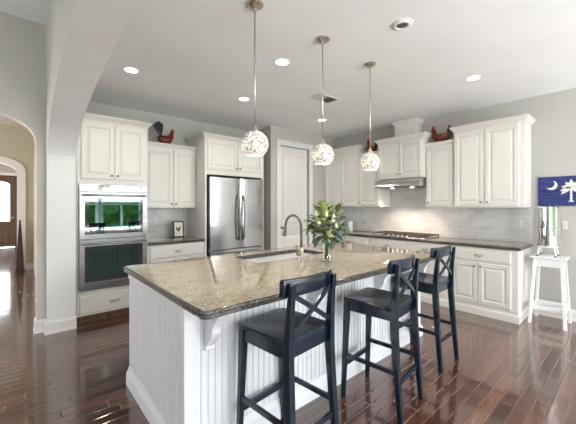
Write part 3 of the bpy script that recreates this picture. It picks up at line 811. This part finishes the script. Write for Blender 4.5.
# corner posts / top rail
mb = MB(); mb.box(IX0-.006, IX0+.05, IY0-.006, IY0+.01, .10, .799).box(IX0-.006, IX0+.0095, IY0+.0102, IY0+.05, .10, .796)
mb.box(IX1-.05, IX1+.006, IY0-.006, IY0+.01, .10, .799)
mb.box(IX0-.009, IX1+.009, IY0-.009, IY0+.012, .80, .873).box(IX0-.009, IX0+.012, IY0+.0122, IY1, .835, .873)
mb.build('corner_trim', M['island'], t, bevel=.002)
pr = [(-.01, 0), (.024, 0), (.024, .085), (.018, .10), (.010, .112), (.006, .135), (-.01, .135)]
path = [(IX0, IY1, -1, 0), (IX0, IY0, -1, -1), (IX1, IY0, 1, -1), (IX1, IY1, 1, 0)]
mb = MB(); mb.loops([[(px+ox*p, py+oy*p, q) for p, q in pr] for px, py, ox, oy in path]); mb.build('plinth', M['island'], t, smooth='auto')
for cx in (.80, 1.62, 2.46, 3.22):
    # corbel: S curve profile in YZ, extruded along X
    pts = [(IY0, .874), (IY0-.185, .874), (IY0-.185, .85)]
    for i in range(13):
        a = PI*i/12; u = i/12
        yy = IY0-.175 + .145*u; zz = .845 - .20*u
        yy += .022*math.sin(2*PI*u); pts.append((yy, zz - .012*math.sin(2*PI*u)))
    pts += [(IY0-.034, .625), (IY0, .612)]
    MB().prism(pts, 'x', cx-.028, cx+.028).build('corbel', M['island'], t, bevel=.003)
# working side: doors facing the range and ovens
dd = MB()
for a, b in ((.72, 1.28), (1.29, 1.50), (1.55, 2.02), (2.03, 2.50), (2.55, 3.27)):
    mb = MB()
    L = []
    w0 = min(b-a, .5); st = .05
    for ins, out in [(0, 0), (0, .018), (st, .018), (st+.008, .008), (st+.03, .016)]:
        L.append([(a+ins, IY1+out, .12+ins), (b-ins, IY1+out, .12+ins), (b-ins, IY1+out, .84-ins), (a+ins, IY1+out, .84-ins)])
    mb.loops(L); d_ = mb.build('door', M['island'], t)
dd.bm.free()
GX0, GX1, GY0, GY1 = .648, 3.36, 1.352, 2.835
HOLE = (1.58, 2.47, 2.205, 2.62, .05)
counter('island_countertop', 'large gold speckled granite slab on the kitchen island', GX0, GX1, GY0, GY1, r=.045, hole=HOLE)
# sink
t = thing('kitchen_sink', 'white undermount sink sunk into the island granite', 'sink', ((HOLE[0]+HOLE[1])/2, (HOLE[2]+HOLE[3])/2, .66))
hx, hy = (HOLE[1]-HOLE[0])/2, (HOLE[3]-HOLE[2])/2
rings = []
for (g, z, r) in ((.03, .2145, .06), (-.004, .2145, .05), (-.006, .10, .05), (-.02, .02, .05), (-.06, .006, .04), (-.15, .0, .02)):
    rings.append([(x, y, z) for x, y in rrect(-hx-g, hx+g, -hy-g, hy+g, r)])
mb = MB(); mb.loops(rings, False, True); mb.build('basin', M['porcelain'], t, smooth='auto')
MB().lathe([(.04, .001), (.042, .004), (.02, .005)], seg=20).build('drain', M['chrome'], t)
# faucet
t = thing('kitchen_faucet', 'bronze gooseneck pull-down faucet beside the island sink', 'faucet', (1.93, 2.03, .915), math.radians(-2))
MB().lathe([(.030, 0), (.030, .010), (.024, .016), (.021, .09), (.024, .10), (.021, .115), (.016, .125)], seg=24).build('base', M['nickel'], t, smooth='auto')
pts = [(0, 0, .11), (0, 0, .30)] + [(0, .115-.115*math.cos(PI*i/14), .295+.115*math.sin(PI*i/14)) for i in range(15)] + [(0, .235, .285)]
MB().tube(pts, .0115, 14).build('spout', M['bronze'], t, smooth=True)
MB().tube([(0, .233, .295), (0, .238, .27), (0, .246, .235), (0, .252, .21)], [.0135, .016, .019, .021], 16).build('spray_head', M['bronze'], t, smooth=True)
mb = MB(); mb.tube([(-.02, 0, .06), (-.045, .0, .06)], .011, 12); mb.tube([(-.045, 0, .055), (-.055, .0, .09), (-.062, 0, .145)], [.008, .007, .0055], 10)
mb.build('lever', M['bronze'], t, smooth=True)

def outlet(label, loc, rz, kind='outlet', horizontal=False, group=None):
    t = thing('wall_outlet' if kind == 'outlet' else 'light_switch', label, kind, loc, rz, group)
    w, h = (.06, .037) if horizontal else (.037, .06)
    mb = MB(); rect_prof(mb, -w, w, -h, h, [(0, 0), (0, .003), (.003, .006), (.006, .006)], 0); mb.build('plate', M['plate'], t)
    if kind == 'outlet':
        for s_ in (-.02, .02):
            a, b = (s_, 0) if horizontal else (0, s_)
            MB().box(a-.013, a+.013, -.0075, -.006, b-.013, b+.013).build('socket', M['plate'], t, bevel=.003)
            MB().box(a-.007, a-.004, -.0080, -.0075, b-.003, b+.007).box(a+.004, a+.007, -.0080, -.0075, b-.003, b+.007).build('slot', M['dark'], t)
    else:
        MB().box(-.012, .012, -.009, -.006, -.028, .028).build('rocker', M['plate'], t, bevel=.002)
    return t
outlet('grey outlet on the left end panel of the island', (IX0-.001, 1.86, .70), -PI/2)
outlet('outlet on the tile backsplash at the right end of the range counter', (XW-.0105, 1.11, 1.17), -PI/2)
outlet('light switch on the wall right of the water filter', (XW-.0005, .63, 1.17), -PI/2, 'switch').scale = (.72, 1, .85)
outlet('outlet low on the tile behind the framed rooster picture', (1.62, YW-.0105, 1.17), 0)

# ------------------------------------------------------------------ bar stools
def make_stool(label):
    t = thing('bar_stool', label, 'bar stool', (0, 0, 0), 0, 'black x-back bar stools along the island')
    SH = .74; m_ = M['navy']
    # seat: slightly dished slab, front (+y) wide; the island is toward +y
    L = []; 
    mb = MB()
    def ring(g, z):
        return [(x, y, z) for x, y in rrect(-.195+g, .195-g, -.175+g, .225-g, .03, 4, 5)]
    mb.loops([ring(.006, SH-.028), ring(0, SH-.022), ring(0, SH-.007), ring(.006, SH), ring(.06, SH-.002), ring(.12, SH-.009)])
    mb.build('seat', m_, t, smooth='auto')
    # apron
    mb = MB(); z0, z1 = SH-.095, SH-.026
    mb.box(-.165, .165, .185, .205, z0, z1).box(-.165, .165, -.165, -.147, z0-.0, z1).box(-.180, -.160, -.16, .20, z0, z1).box(.160, .180, -.16, .20, z0, z1)
    mb.build('seat_frame', m_, t, bevel=.002)
    # front legs, tapered and splayed
    for s_ in (-1, 1):
        mb = MB()
        def sq(cx, cy, z, a): return [(cx-a, cy-a, z), (cx+a, cy-a, z), (cx+a, cy+a, z), (cx-a, cy+a, z)]
        mb.loops([sq(s_*.182, .222, 0, .014), sq(s_*.172, .205, .45, .018), sq(s_*.168, .195, SH-.026, .021)])
        mb.build('leg', m_, t, bevel=.003)
        # rear leg continues into the raked back post
        mb = MB()
        def rq(cx, cy, z, a, b): return [(cx-a, cy-b, z), (cx+a, cy-b, z), (cx+a, cy+b, z), (cx-a, cy+b, z)]
        mb.loops([rq(s_*.180, -.215, 0, .014, .016), rq(s_*.175, -.185, .35, .018, .020), rq(s_*.170, -.168, .62, .019, .023), rq(s_*.170, -.170, .76, .018, .021), rq(s_*.170, -.180, .90, .017, .016), rq(s_*.170, -.196, 1.030, .015, .012)])
        mb.build('leg', m_, t, bevel=.003)
    # curved top rail, ends wrapping forward round the posts
    mb = MB(); n = 16; L = []
    for i in range(n+1):
        u = -1 + 2*i/n; x = u*.200; y = -.148 - .034*(1-u*u)
        zt = 1.052; zb = .962
        L.append([(x, y+.018, zb), (x, y-.006, zb), (x, y-.013, zb+.02), (x, y-.016, zt-.02), (x, y-.012, zt-.004), (x, y-.002, zt), (x, y+.010, zt-.004), (x, y+.016, zt-.018)])
    mb.loops(L); mb.build('top_rail', m_, t, smooth='auto', bevel=.002)
    # x cross
    for s_ in (-1, 1):
        mb = MB(); n = 10; pts = []
        for i in range(n+1):
            u = i/n; pts.append(Vector((s_*(-.155+.31*u), -.176 - .010*u - .008*math.sin(PI*u) + (.004 if s_ > 0 else -.004), .775+.195*u)))
        L = []
        for i, p in enumerate(pts):
            q = .013
            dx = Vector((s_*.31, 0, .19)).normalized(); nrm = Vector((-dx.z, 0, dx.x))
            a, b = nrm*.0125, Vector((0, .006, 0))
            L.append([p-a-b, p+a-b, p+a+b, p-a+b])
        mb.loops(L); mb.build('cross_brace', m_, t)
    # stretchers
    MB().bar((-.178, .212, .24), (.178, .212, .24), .020, .034).build('stretcher', m_, t, bevel=.002)
    MB().bar((-.178, -.192, .24), (.178, -.192, .24), .018, .030).build('stretcher', m_, t, bevel=.002)
    for s_ in (-1, 1):
        MB().bar((s_*.178, -.186, .31), (s_*.176, .205, .31), .018, .030).build('stretcher', m_, t, bevel=.002)
    return t
st = make_stool('black x-back bar stool nearest the camera at the island')
st.location = (1.165, 1.335, 0); st.rotation_euler = (0, 0, math.radians(5))
dup(st, (2.03, 1.265, 0), math.radians(6), 'black x-back bar stool, middle one of the three at the island')
dup(st, (2.885, 1.345, 0), math.radians(1), 'black x-back bar stool farthest from the camera, near the range wall cabinets')

# ------------------------------------------------------------------ pendants
def pendant(label):
    t = thing('pendant_light', label, 'pendant light', (0, 0, 0), 0, 'globe pendants over the island')
    MB().lathe([(.062, 0), (.062, -.006), (.055, -.014), (.030, -.028), (.012, -.036), (.009, -.05)], seg=28).build('canopy', M['nickel'], t, smooth='auto')
    MB().tube([(0, 0, -.04), (0, 0, -.885)], .0055, 10).build('rod', M['nickel'], t, smooth=True)
    MB().lathe([(.008, -.86), (.014, -.875), (.022, -.885), (.024, -.905), (.030, -.915), (.028, -.922)], seg=20).build('socket', M['nickel'], t, smooth='auto')
    R = .098; cz = -1.0; pr = []
    for i in range(25):
        a = math.radians(17 + (143-17)*i/24)
        pr.append((R*math.sin(a), cz + R*math.cos(a)))
    pr2 = [(r*.96, (z-cz)*.96+cz) for r, z in reversed(pr)]
    MB().lathe(pr + pr2, seg=40, cap0=False, cap1=False).build('shade', M['shade'], t, smooth='auto')
    MB().lathe([(.004, -.92), (.014, -.925), (.016, -.945), (.028, -.975), (.031, -.995), (.024, -1.018), (.008, -1.028)], seg=18).build('bulb', M['bulb'], t, smooth=True)
    return t
PZ = CEIL
pn = pendant('globe pendant nearest the camera, with a mosaic glass shade')
pn.location = (1.27, 1.815, PZ)
dup(pn, (1.98, 1.815, PZ), 0, 'middle globe pendant in front of the pantry door')
dup(pn, (2.69, 1.815, PZ), 0, 'farthest globe pendant in front of the range wall cabinets')
for px in (1.27, 1.98, 2.69):
    l = bpy.data.lights.new('pendant_glow', 'POINT'); l.energy = 5; l.color = (1, .90, .78); l.shadow_soft_size = .03
    o = bpy.data.objects.new('pendant_glow', l); C.objects.link(o); o.location = (px, 1.815, PZ-1.05)

# recessed cans
def can(label, x, y, lit=True):
    t = thing('recessed_light', label, 'ceiling light', (x, y, CEIL), 0, 'lit recessed ceiling lights' if lit else None)
    r0, r1 = (.085, .066)
    MB().lathe([(r0, 0), (r0, -.003), (r0-.006, -.006), (r1, -.004), (r1, 0)], seg=32).build('trim_ring', M['trim'], t, smooth='auto')
    if lit:
        MB().lathe([(r1, -.0045), (r1*.6, -.008), (.003, -.0095)], seg=28).build('lens', M['lamp'], t, smooth=True)
        l = bpy.data.lights.new('can_light', 'SPOT'); l.energy = CANW; l.color = (1, .90, .77); l.spot_size = math.radians(150); l.spot_blend = .6; l.shadow_soft_size = .05
        o = bpy.data.objects.new('can_light', l); C.objects.link(o); o.location = (0, 0, -.03); o.parent = t
    else:
        MB().lathe([(.070, -.004), (.066, -.012), (.050, -.016), (.046, -.006), (.020, -.004)], seg=28).build('eyeball', M['trim'], t, smooth='auto')
        MB().lathe([(.044, -.0065), (.003, -.0066)], seg=24).build('lamp_face', M['steel_dark'], t)
CANW = 22
can('lit recessed light above the oven tower', .90, 3.56)
can('lit recessed light above the island, between the first two pendants', 1.99, 2.37)
can('lit recessed light in front of the fridge, beside the nearest pendant', 2.29, 3.53)
can('lit recessed light in front of the pantry door, behind the middle pendant', 3.85, 3.54)
can('lit recessed light near the largest wall cabinet at the right', 3.86, 1.25)
can('unlit recessed light with a tilted eyeball near the top of the ceiling', 2.29, 1.25, False)

# ceiling vent
t = thing('ceiling_vent', 'rectangular white ceiling air vent behind the middle pendant rod', 'air vent', (3.09, 2.80, CEIL), 0)
mb = MB()
for a, b, c, d in ((-.20, .20, -.115, -.085), (-.20, .20, .085, .115), (-.20, -.165, -.085, .085), (.165, .20, -.085, .085)): mb.box(a, b, c, d, -.006, 0)
mb.build('frame', M['trim'], t, bevel=.002)
MB().box(-.165, .165, -.085, .085, -.001, 0).build('backing', M['dark'], t)
for k in range(10):
    x = -.15 + .0333*k
    MB().bar((x, -.085, -.004), (x, .085, -.004), .022, .0012, up=((.7 if k < 5 else -.7), 0, .7)).build('slat', M['plate'], t)

# ------------------------------------------------------------------ bouquet and vase
VX, VY = 2.06, 1.84
t = thing('glass_vase', 'clear glass vase holding magnolia stems on the island', 'vase', (VX, VY, .916))
prv = [(.050, 0), (.053, .006), (.051, .05), (.047, .12), (.050, .19), (.055, .225)]
inn = [(.052, .225), (.047, .19), (.044, .12), (.048, .05), (.048, .010), (.001, .008)]
MB().lathe(prv + inn, seg=28, cap1=False).build('vessel', M['glass'], t, smooth=True)
t = thing('magnolia_bouquet', 'green magnolia and eucalyptus bouquet with cream buds', 'bouquet', (VX, VY, .936))
t.scale = (1.07, 1.07, 1.0)
rnd = random.Random(3)
ends = []
mb = MB()
for i in range(16):
    a = rnd.uniform(0, 2*PI); r = rnd.uniform(.05, .19) ; z = rnd.uniform(.30, .50) - r*.6
    p0 = (math.cos(a+2)*.02, math.sin(a+2)*.02, .0+rnd.uniform(0, .02)); p1 = (math.cos(a)*.018, math.sin(a)*.018, .20); p2 = (math.cos(a)*r*.6, math.sin(a)*r*.6, .2+(z-.2)*.6); p3 = (math.cos(a)*r, math.sin(a)*r, z)
    mb.tube([p0, p1, p2, p3], [.0035, .003, .0025, .0015], 6); ends.append((p2, p3, a, r))
mb.build('stems', M['stem'], t, smooth=True)
def leaf(mb, base, d, length, width, up, curl=.25):
    d = Vector(d).normalized(); s = d.cross(Vector(up));
    if s.length < .01: s = Vector((1, 0, 0))
    s.normalize(); nn = s.cross(d).normalized(); base = Vector(base); n = 7; rows = []
    for i in range(n+1):
        u = i/n; w = width*math.sin(PI*min(1, u*.96+.04))**.75*(1-.25*u)
        c = base + d*(length*u) - nn*(curl*length*u*u)
        rows.append([c - s*w + nn*w*.25, c, c + s*w + nn*w*.25])
    V = [[mb.bm.verts.new(p) for p in r] for r in rows]
    for a, b in zip(V, V[1:]):
        for k in range(2): mb.bm.faces.new((a[k], a[k+1], b[k+1], b[k]))
mats3 = [MB(), MB(), MB()]
for i in range(165):
    u = rnd.random(); th = rnd.uniform(0, 2*PI)
    if i < 60:      # upper young leaves
        z = rnd.uniform(.34, .47); r = rnd.uniform(0, .10)
        el = rnd.uniform(.5, 1.3); k = 0 if rnd.random() < .55 else 1
        L_, W_ = rnd.uniform(.065, .095), rnd.uniform(.022, .032)
    elif i < 125:
        z = rnd.uniform(.24, .38); r = rnd.uniform(.03, .14); el = rnd.uniform(-.3, .6); k = 1 if rnd.random() < .8 else 0
        L_, W_ = rnd.uniform(.06, .10), rnd.uniform(.024, .036)
    else:
        z = rnd.uniform(.16, .30); r = rnd.uniform(.05, .16); el = rnd.uniform(-1.1, .0); k = 2 if rnd.random() < .55 else 1
        L_, W_ = rnd.uniform(.05, .075), rnd.uniform(.024, .034)
    b = (math.cos(th)*r, math.sin(th)*r, z); th2 = th + rnd.uniform(-.6, .6)
    d = (math.cos(th2)*math.cos(el), math.sin(th2)*math.cos(el), math.sin(el))
    leaf(mats3[k], b, d, L_, W_, (rnd.uniform(-.4, .4), rnd.uniform(-.4, .4), 1), rnd.uniform(.1, .35))
for k, nm in enumerate(('leaf_light', 'leaf', 'leaf_blue')):
    o = mats3[k].build(['young_leaves', 'dark_leaves', 'eucalyptus_leaves'][k], M[nm], t, smooth=True)
    o['label'] = ['pale green young leaves', 'dark glossy green leaves', 'blue-green drooping leaves'][k]
    sm = o.modifiers.new('t', 'SOLIDIFY'); sm.thickness = .001
for i in range(9):
    a = rnd.uniform(0, 2*PI); r = rnd.uniform(.02, .15); z = .46 - r*.9 + rnd.uniform(-.05, .03)
    MB().lathe([(.002, -.02), (.012, -.012), (.016, 0), (.012, .016), (.002, .032)], (math.cos(a)*r, math.sin(a)*r, z), 10).build('bud', M['bud'], t, smooth=True)

# ------------------------------------------------------------------ counter items
t = thing('picture_frame', 'small black framed rooster silhouette picture on the short counter', 'picture frame', (1.905, 4.80, .9155), 0)
t.rotation_euler = (math.radians(-8), 0, 0)
mb = MB(); fw_, fh_, b_ = .085, .255, .018
mb.box(-fw_, -fw_+b_, -.012, .012, 0, fh_).box(fw_-b_, fw_, -.012, .012, 0, fh_).box(-fw_+b_, fw_-b_, -.012, .012, 0, b_).box(-fw_+b_, fw_-b_, -.012, .012, fh_-b_, fh_)
mb.build('frame', M['frame_black'], t, bevel=.002)
MB().box(-fw_+b_, fw_-b_, -.004, .006, b_, fh_-b_).build('mat_board', M['paper'], t)
sil = [(-.030, .165), (-.036, .145), (-.030, .120), (-.016, .100), (-.006, .096), (-.005, .080), (.005, .080), (.006, .097), (.020, .108), (.028, .128), (.032, .150), (.040, .152), (.032, .160), (.030, .172), (.020, .168), (.016, .150), (.004, .138), (-.010, .142), (-.016, .158)]
MB().prism(sil, 'y', -.0052, -.004).build('rooster_picture', M['frame_black'], t)

t = thing('soap_canister', 'white lidded canister on the range counter beside the pantry', 'canister', (4.93, 3.79, .916))
MB().lathe([(.05, 0), (.052, .01), (.052, .15), (.048, .158)], seg=24).build('body', M['plastic'], t, smooth='auto')
MB().lathe([(.053, .158), (.053, .172), (.045, .18), (.012, .183), (.012, .2), (.004, .204)], seg=24).build('lid', M['plastic'], t, smooth='auto')
t = thing('pepper_mill', 'slim dark mill standing left of the white canister', 'pepper mill', (4.93, 3.95, .916))
MB().lathe([(.026, 0), (.026, .02), (.017, .05), (.021, .11), (.016, .15)], seg=20).build('body', M['dark_wood'], t, smooth='auto')
MB().lathe([(.018, .152), (.022, .17), (.014, .19), (.006, .196), (.008, .204), (.002, .21)], seg=20).build('top', M['nickel'], t, smooth='auto')

# ------------------------------------------------------------------ roosters
def ellip(mb, c, rx, ry, rz_, seg=18, rings=10, tilt=0):
    L = []
    for j in range(1, rings):
        a = PI*j/rings
        ring = []
        for i in range(seg):
            b = 2*PI*i/seg
            x, y, z = rx*math.cos(a)*-1, ry*math.sin(a)*math.cos(b), rz_*math.sin(a)*math.sin(b)
            x2 = x*math.cos(tilt)-z*math.sin(tilt); z2 = x*math.sin(tilt)+z*math.cos(tilt)
            ring.append((c[0]+x2, c[1]+y, c[2]+z2))
        L.append(ring)
    mb.loops(L); return mb
def feather(mb, pts, w, th=.006):
    # curved, tapering plume with a lens section; pts in XZ
    n = len(pts)-1; L = []
    for i, (x, y, z) in enumerate(pts):
        a = pts[max(i-1, 0)]; b = pts[min(i+1, n)]
        d = Vector((b[0]-a[0], b[1]-a[1], b[2]-a[2])).normalized(); s = Vector((-d.z, 0, d.x))
        ww = w*(math.sin(PI*(.15+.85*i/n)))**.6 + .0006
        p = Vector((x, y, z)); t_ = Vector((0, th*(1-.6*i/n), 0))
        L.append([p-s*ww, p-t_, p+s*ww, p+t_])
    mb.loops(L)
def rooster(label, loc, rz, body_m, tail_m, Lb=.15, Hs=1.0, tail='tall', neck=1.0):
    """head toward +x"""
    t = thing('rooster_figurine', label, 'figurine', loc, rz)
    mb = MB(); mb.lathe([(.05*Lb/.15, 0), (.052*Lb/.15, .006), (.035*Lb/.15, .012), (.022, .03)], seg=18)
    mb.build('base', tail_m, t, smooth='auto')
    # body and neck as one swept surface
    k = Lb/.15
    sp = [(-.085*k, .105*Hs, .012), (-.07*k, .098*Hs, .030), (-.04*k, .082*Hs, .046), (0, .074*Hs, .052), (.035*k, .082*Hs, .050), (.062*k, .105*Hs, .040), (.074*k, .140*Hs*neck, .029), (.080*k, .170*Hs*neck, .022), (.086*k, .190*Hs*neck, .021), (.094*k, .200*Hs*neck, .018), (.104*k, .201*Hs*neck, .010)]
    mb = MB(); L = []
    for i, (x, z, r) in enumerate(sp):
        a = sp[max(i-1, 0)]; b = sp[min(i+1, len(sp)-1)]; d = Vector((b[0]-a[0], 0, b[1]-a[1])).normalized(); s = Vector((-d.z, 0, d.x))
        r *= min(k, 1.1)*1.22
        L.append([Vector((x, 0, z)) + s*(r*math.cos(2*PI*q/16)) + Vector((0, 1, 0))*(r*.8*math.sin(2*PI*q/16)) for q in range(16)])
    mb.loops(L); bd = mb.build('body', body_m, t, smooth=True)
    hx, hz = sp[-2][0], sp[-2][1]
    mb = MB(); ellip(mb, (hx-.004, 0, hz), .024, .018, .022, 14, 8); mb.build('head', M['rooster_red'], t, smooth=True)
    mb = MB(); mb.prism([(hx-.028, hz+.012), (hx-.040, hz+.040), (hx-.020, hz+.034), (hx-.014, hz+.058), (hx+.001, hz+.036), (hx+.014, hz+.050), (hx+.016, hz+.012)], 'y', -.007, .007)
    ellip(mb, (hx+.010, 0, hz-.030), .010, .006, .020, 8, 6)
    mb.build('comb', M['comb'], t, bevel=.0015)
    MB().lathe([(.010, hx+.014), (.006, hx+.028), (.001, hx+.040)], (0, 0, hz), 8, 'x').build('beak', M['rooster_orange'], t)
    for s_ in (-1, 1):
        mb = MB(); ellip(mb, (-.008*k, s_*.036*min(k, 1.1), .085*Hs), .045*k, .010, .028, tilt=-.2); mb.build('wing', tail_m if tail == 'tall' else M['rooster_orange'], t, smooth=True)
    mb = MB(); n = 7 if tail == 'tall' else 6
    for i in range(n):
        u = i/(n-1); y = (i % 3-1)*.008
        if tail == 'tall': x1, z1, ln = -.145*k+.115*k*u, .16+.13*math.sin(.6+u*1.6), 1
        else: x1, z1, ln = -.150*k+.07*k*u, .09+.13*u, 1
        b = Vector((-.06*k, y, .105*Hs)); e_ = Vector((x1, y, z1*Hs)); mid = (b+e_)/2 + Vector((-.012*k+.02*u, 0, .03*Hs))
        pts = []
        for j in range(9):
            q = j/8; p = b*(1-q)**2 + mid*2*q*(1-q) + e_*q*q; pts.append(tuple(p))
        feather(mb, pts, .022)
    mb.build('tail', tail_m, t)
    mb = MB()
    for s_ in (-1, 1): mb.tube([(0, s_*.014, .05*Hs), (.004, s_*.014, .02)], .005, 8)
    mb.build('legs', M['rooster_orange'], t)
    return t
rooster('black rooster with tall tail plumes on the cabinet beside the oven tower', (1.69, 4.80, 2.321), 0, M['rooster_red'], M['rooster_black'], .19, 1.3, 'tall', .9)
rooster('brick red rooster with long body on the cabinet right of the range hood', (4.90, 2.02, 2.361), PI/2, M['rooster_red'], M['rooster_black'], .225, 1.22, 'low')
rooster('small dark red rooster on the cabinet left of the range hood', (4.92, 3.27, 2.361), PI/2, M['rooster_red'], M['rooster_black'], .16, 1.2, 'low')

# ------------------------------------------------------------------ flag, water filter, white stool
FLY0, FLY1, FLZ0, FLZ1 = .25, .892, 1.412, 1.782
t = thing('flag_plaque', 'navy blue plank flag with white crescent and palmetto on the right wall', 'wall art', (XW-.001, (FLY0+FLY1)/2, (FLZ0+FLZ1)/2), -PI/2)
hw_, hh_ = (FLY1-FLY0)/2, (FLZ1-FLZ0)/2
for k in range(4):
    z0 = -hh_ + 2*hh_*k/4
    MB().box(-hw_, hw_, -.022, 0, z0+.001, z0+2*hh_/4-.001).build('board', M['flag_blue'], t, bevel=.002)
# crescent
pts = []; cx, cz, R = -.185, .075, .058
for i in range(21):
    a = math.radians(-150 + 230*i/20); pts.append((cx+R*math.cos(a), cz+R*math.sin(a)))
c2x, c2z, R2 = cx-.022, cz+.020, .050
a0 = math.atan2(pts[-1][1]-c2z, pts[-1][0]-c2x); a1 = math.atan2(pts[0][1]-c2z, pts[0][0]-c2x)
while a1 > a0: a1 -= 2*PI
for i in range(1, 16):
    a = a0 + (a1-a0)*i/16; rr_ = R2*(1+ .0*i); 
    r0 = math.hypot(pts[20][0]-c2x, pts[20][1]-c2z); r1 = math.hypot(pts[0][0]-c2x, pts[0][1]-c2z)
    rr_ = r0+(r1-r0)*i/16; pts.append((c2x+rr_*math.cos(a), c2z+rr_*math.sin(a)))
MB().prism(pts, 'y', -.0245, -.022).build('crescent', M['flag_white'], t)
mb = MB()
mb.prism([(-.028, -.135), (.028, -.135), (.022, -.125), (.011, -.115), (.009, .03), (-.009, .03), (-.011, -.115), (-.022, -.125)], 'y', -.0245, -.022)
for ang in (-25, 0, 28, 60, 90, 120, 152, 180, 205):
    a = math.radians(ang); L_ = .105; n = 10
    left_, right_ = [], []
    for i in range(n+1):
        u = i/n; x = L_*u*math.cos(a); z = .035 + L_*u*math.sin(a) - .035*u*u*abs(math.cos(a)); w_ = .020*math.sin(PI*min(1, .1+.9*u))*(.75 if i % 2 else 1.15)+.002
        nx, nz = -math.sin(a), math.cos(a)
        left_.append((x+nx*w_, z+nz*w_)); right_.append((x-nx*w_, z-nz*w_))
    mb.prism(left_ + right_[::-1], 'y', -.0245-.0003*(ang % 7), -.022)
mb.build('palmetto', M['flag_white'], t)

SX, SY, SZ = 4.845, .735, .806
t = thing('white_stand', 'white wooden stool stand under the steel water filter', 'stand', (SX, SY, 0), -PI/2)
# local x -> -Y, local y -> +X ; long side along the wall
mb = MB(); mb.box(-.165, .168, -.145, .135, SZ-.025, SZ); mb.build('top', M['white'], t, bevel=.004)
for sx_ in (-1, 1):
    for sy_ in (-1, 1):
        mb = MB()
        def sq(cx, cy, z, a): return [(cx-a, cy-a, z), (cx+a, cy-a, z), (cx+a, cy+a, z), (cx-a, cy+a, z)]
        mb.loops([sq(sx_*.162, sy_*.175 if sy_ < 0 else .165, 0, .016), sq(sx_*.122, sy_*.105, SZ-.025, .016)]); mb.build('leg', M['white'], t, bevel=.002)
for ya, yb in ((-.118, -.100), (.092, .108)): MB().box(-.13, .13, ya, yb, SZ-.12, SZ-.025).build('apron', M['white'], t, bevel=.002)
mb = MB(); mb.box(-.150, .150, -.155, -.135, .17, .225).box(-.150, .150, .125, .145, .17, .225)
mb.box(-.160, -.142, -.14, .13, .17, .225).box(.142, .160, -.14, .13, .17, .225); mb.build('rung', M['white'], t, bevel=.002)
t = thing('water_filter', 'polished steel gravity water filter with two stacked chambers', 'water filter', (SX, SY+.018, SZ+.001), -PI/2)
mb = MB()
for k in range(4):
    a = PI/4 + k*PI/2; mb.tube([(.120*math.cos(a), .120*math.sin(a), .012), (.112*math.cos(a), .112*math.sin(a), .06), (.097*math.cos(a), .097*math.sin(a), .114)], .008, 10)
mb.lathe([(.094, .108), (.100, .108), (.100, .118), (.094, .118)], seg=32, cap0=False, cap1=False)
mb.build('stand', M['white'], t, smooth='auto')
for k in range(4):
    a = PI/4 + k*PI/2; MB().lathe([(.013, 0), (.013, .010), (.008, .014)], (.120*math.cos(a), .120*math.sin(a), 0), 12).build('foot', M['black'], t)
R = .104
MB().lathe([(R-.008, .118), (R, .124), (R, .332), (R+.011, .334), (R+.011, .346)], seg=40).build('lower_chamber', M['chrome'], t, smooth='auto')
MB().lathe([(R+.011, .347), (R+.011, .359), (R, .361), (R, .572), (R+.004, .575)], seg=40).build('upper_chamber', M['chrome'], t, smooth='auto')
MB().lathe([(R+.005, .575), (R+.005, .585), (R-.01, .596), (.04, .608), (.004, .610)], seg=40).build('lid', M['chrome'], t, smooth='auto')
MB().lathe([(.006, .609), (.006, .618), (.016, .624), (.016, .636), (.004, .640)], seg=16).build('lid_knob', M['black'], t, smooth='auto')
mb = MB(); mb.lathe([(.014, -R-.0), (.014, -R-.01), (.008, -R-.012), (.008, -R-.045)], (0, 0, .165), 14, 'y'); mb.tube([(0, -R-.04, .165), (0, -R-.048, .135)], .008, 10); mb.tube([(0, -R-.035, .17), (0, -R-.035, .195)], .005, 8)
mb.build('spigot', M['black'], t, smooth='auto')

# dark tapered stand against the hall wall
t = thing('tapered_stand', 'tall dark reddish-brown tapered stand against the tan hallway wall', 'stand', (.025, 8.78, 0))
def sq4(a, z): return [(-a, -a*.8, z), (a, -a*.8, z), (a, a*.8, z), (-a, a*.8, z)]
MB().loops([sq4(.075, 0), sq4(.075, .05), sq4(.066, .06), sq4(.055, .35), sq4(.033, .8), sq4(.014, 1.06)]).build('column', M['dark_wood'], t, bevel=.004)
MB().lathe([(.012, 1.06), (.018, 1.065), (.020, 1.08), (.014, 1.095), (.004, 1.10)], seg=16).build('finial', M['dark_wood'], t, smooth='auto')
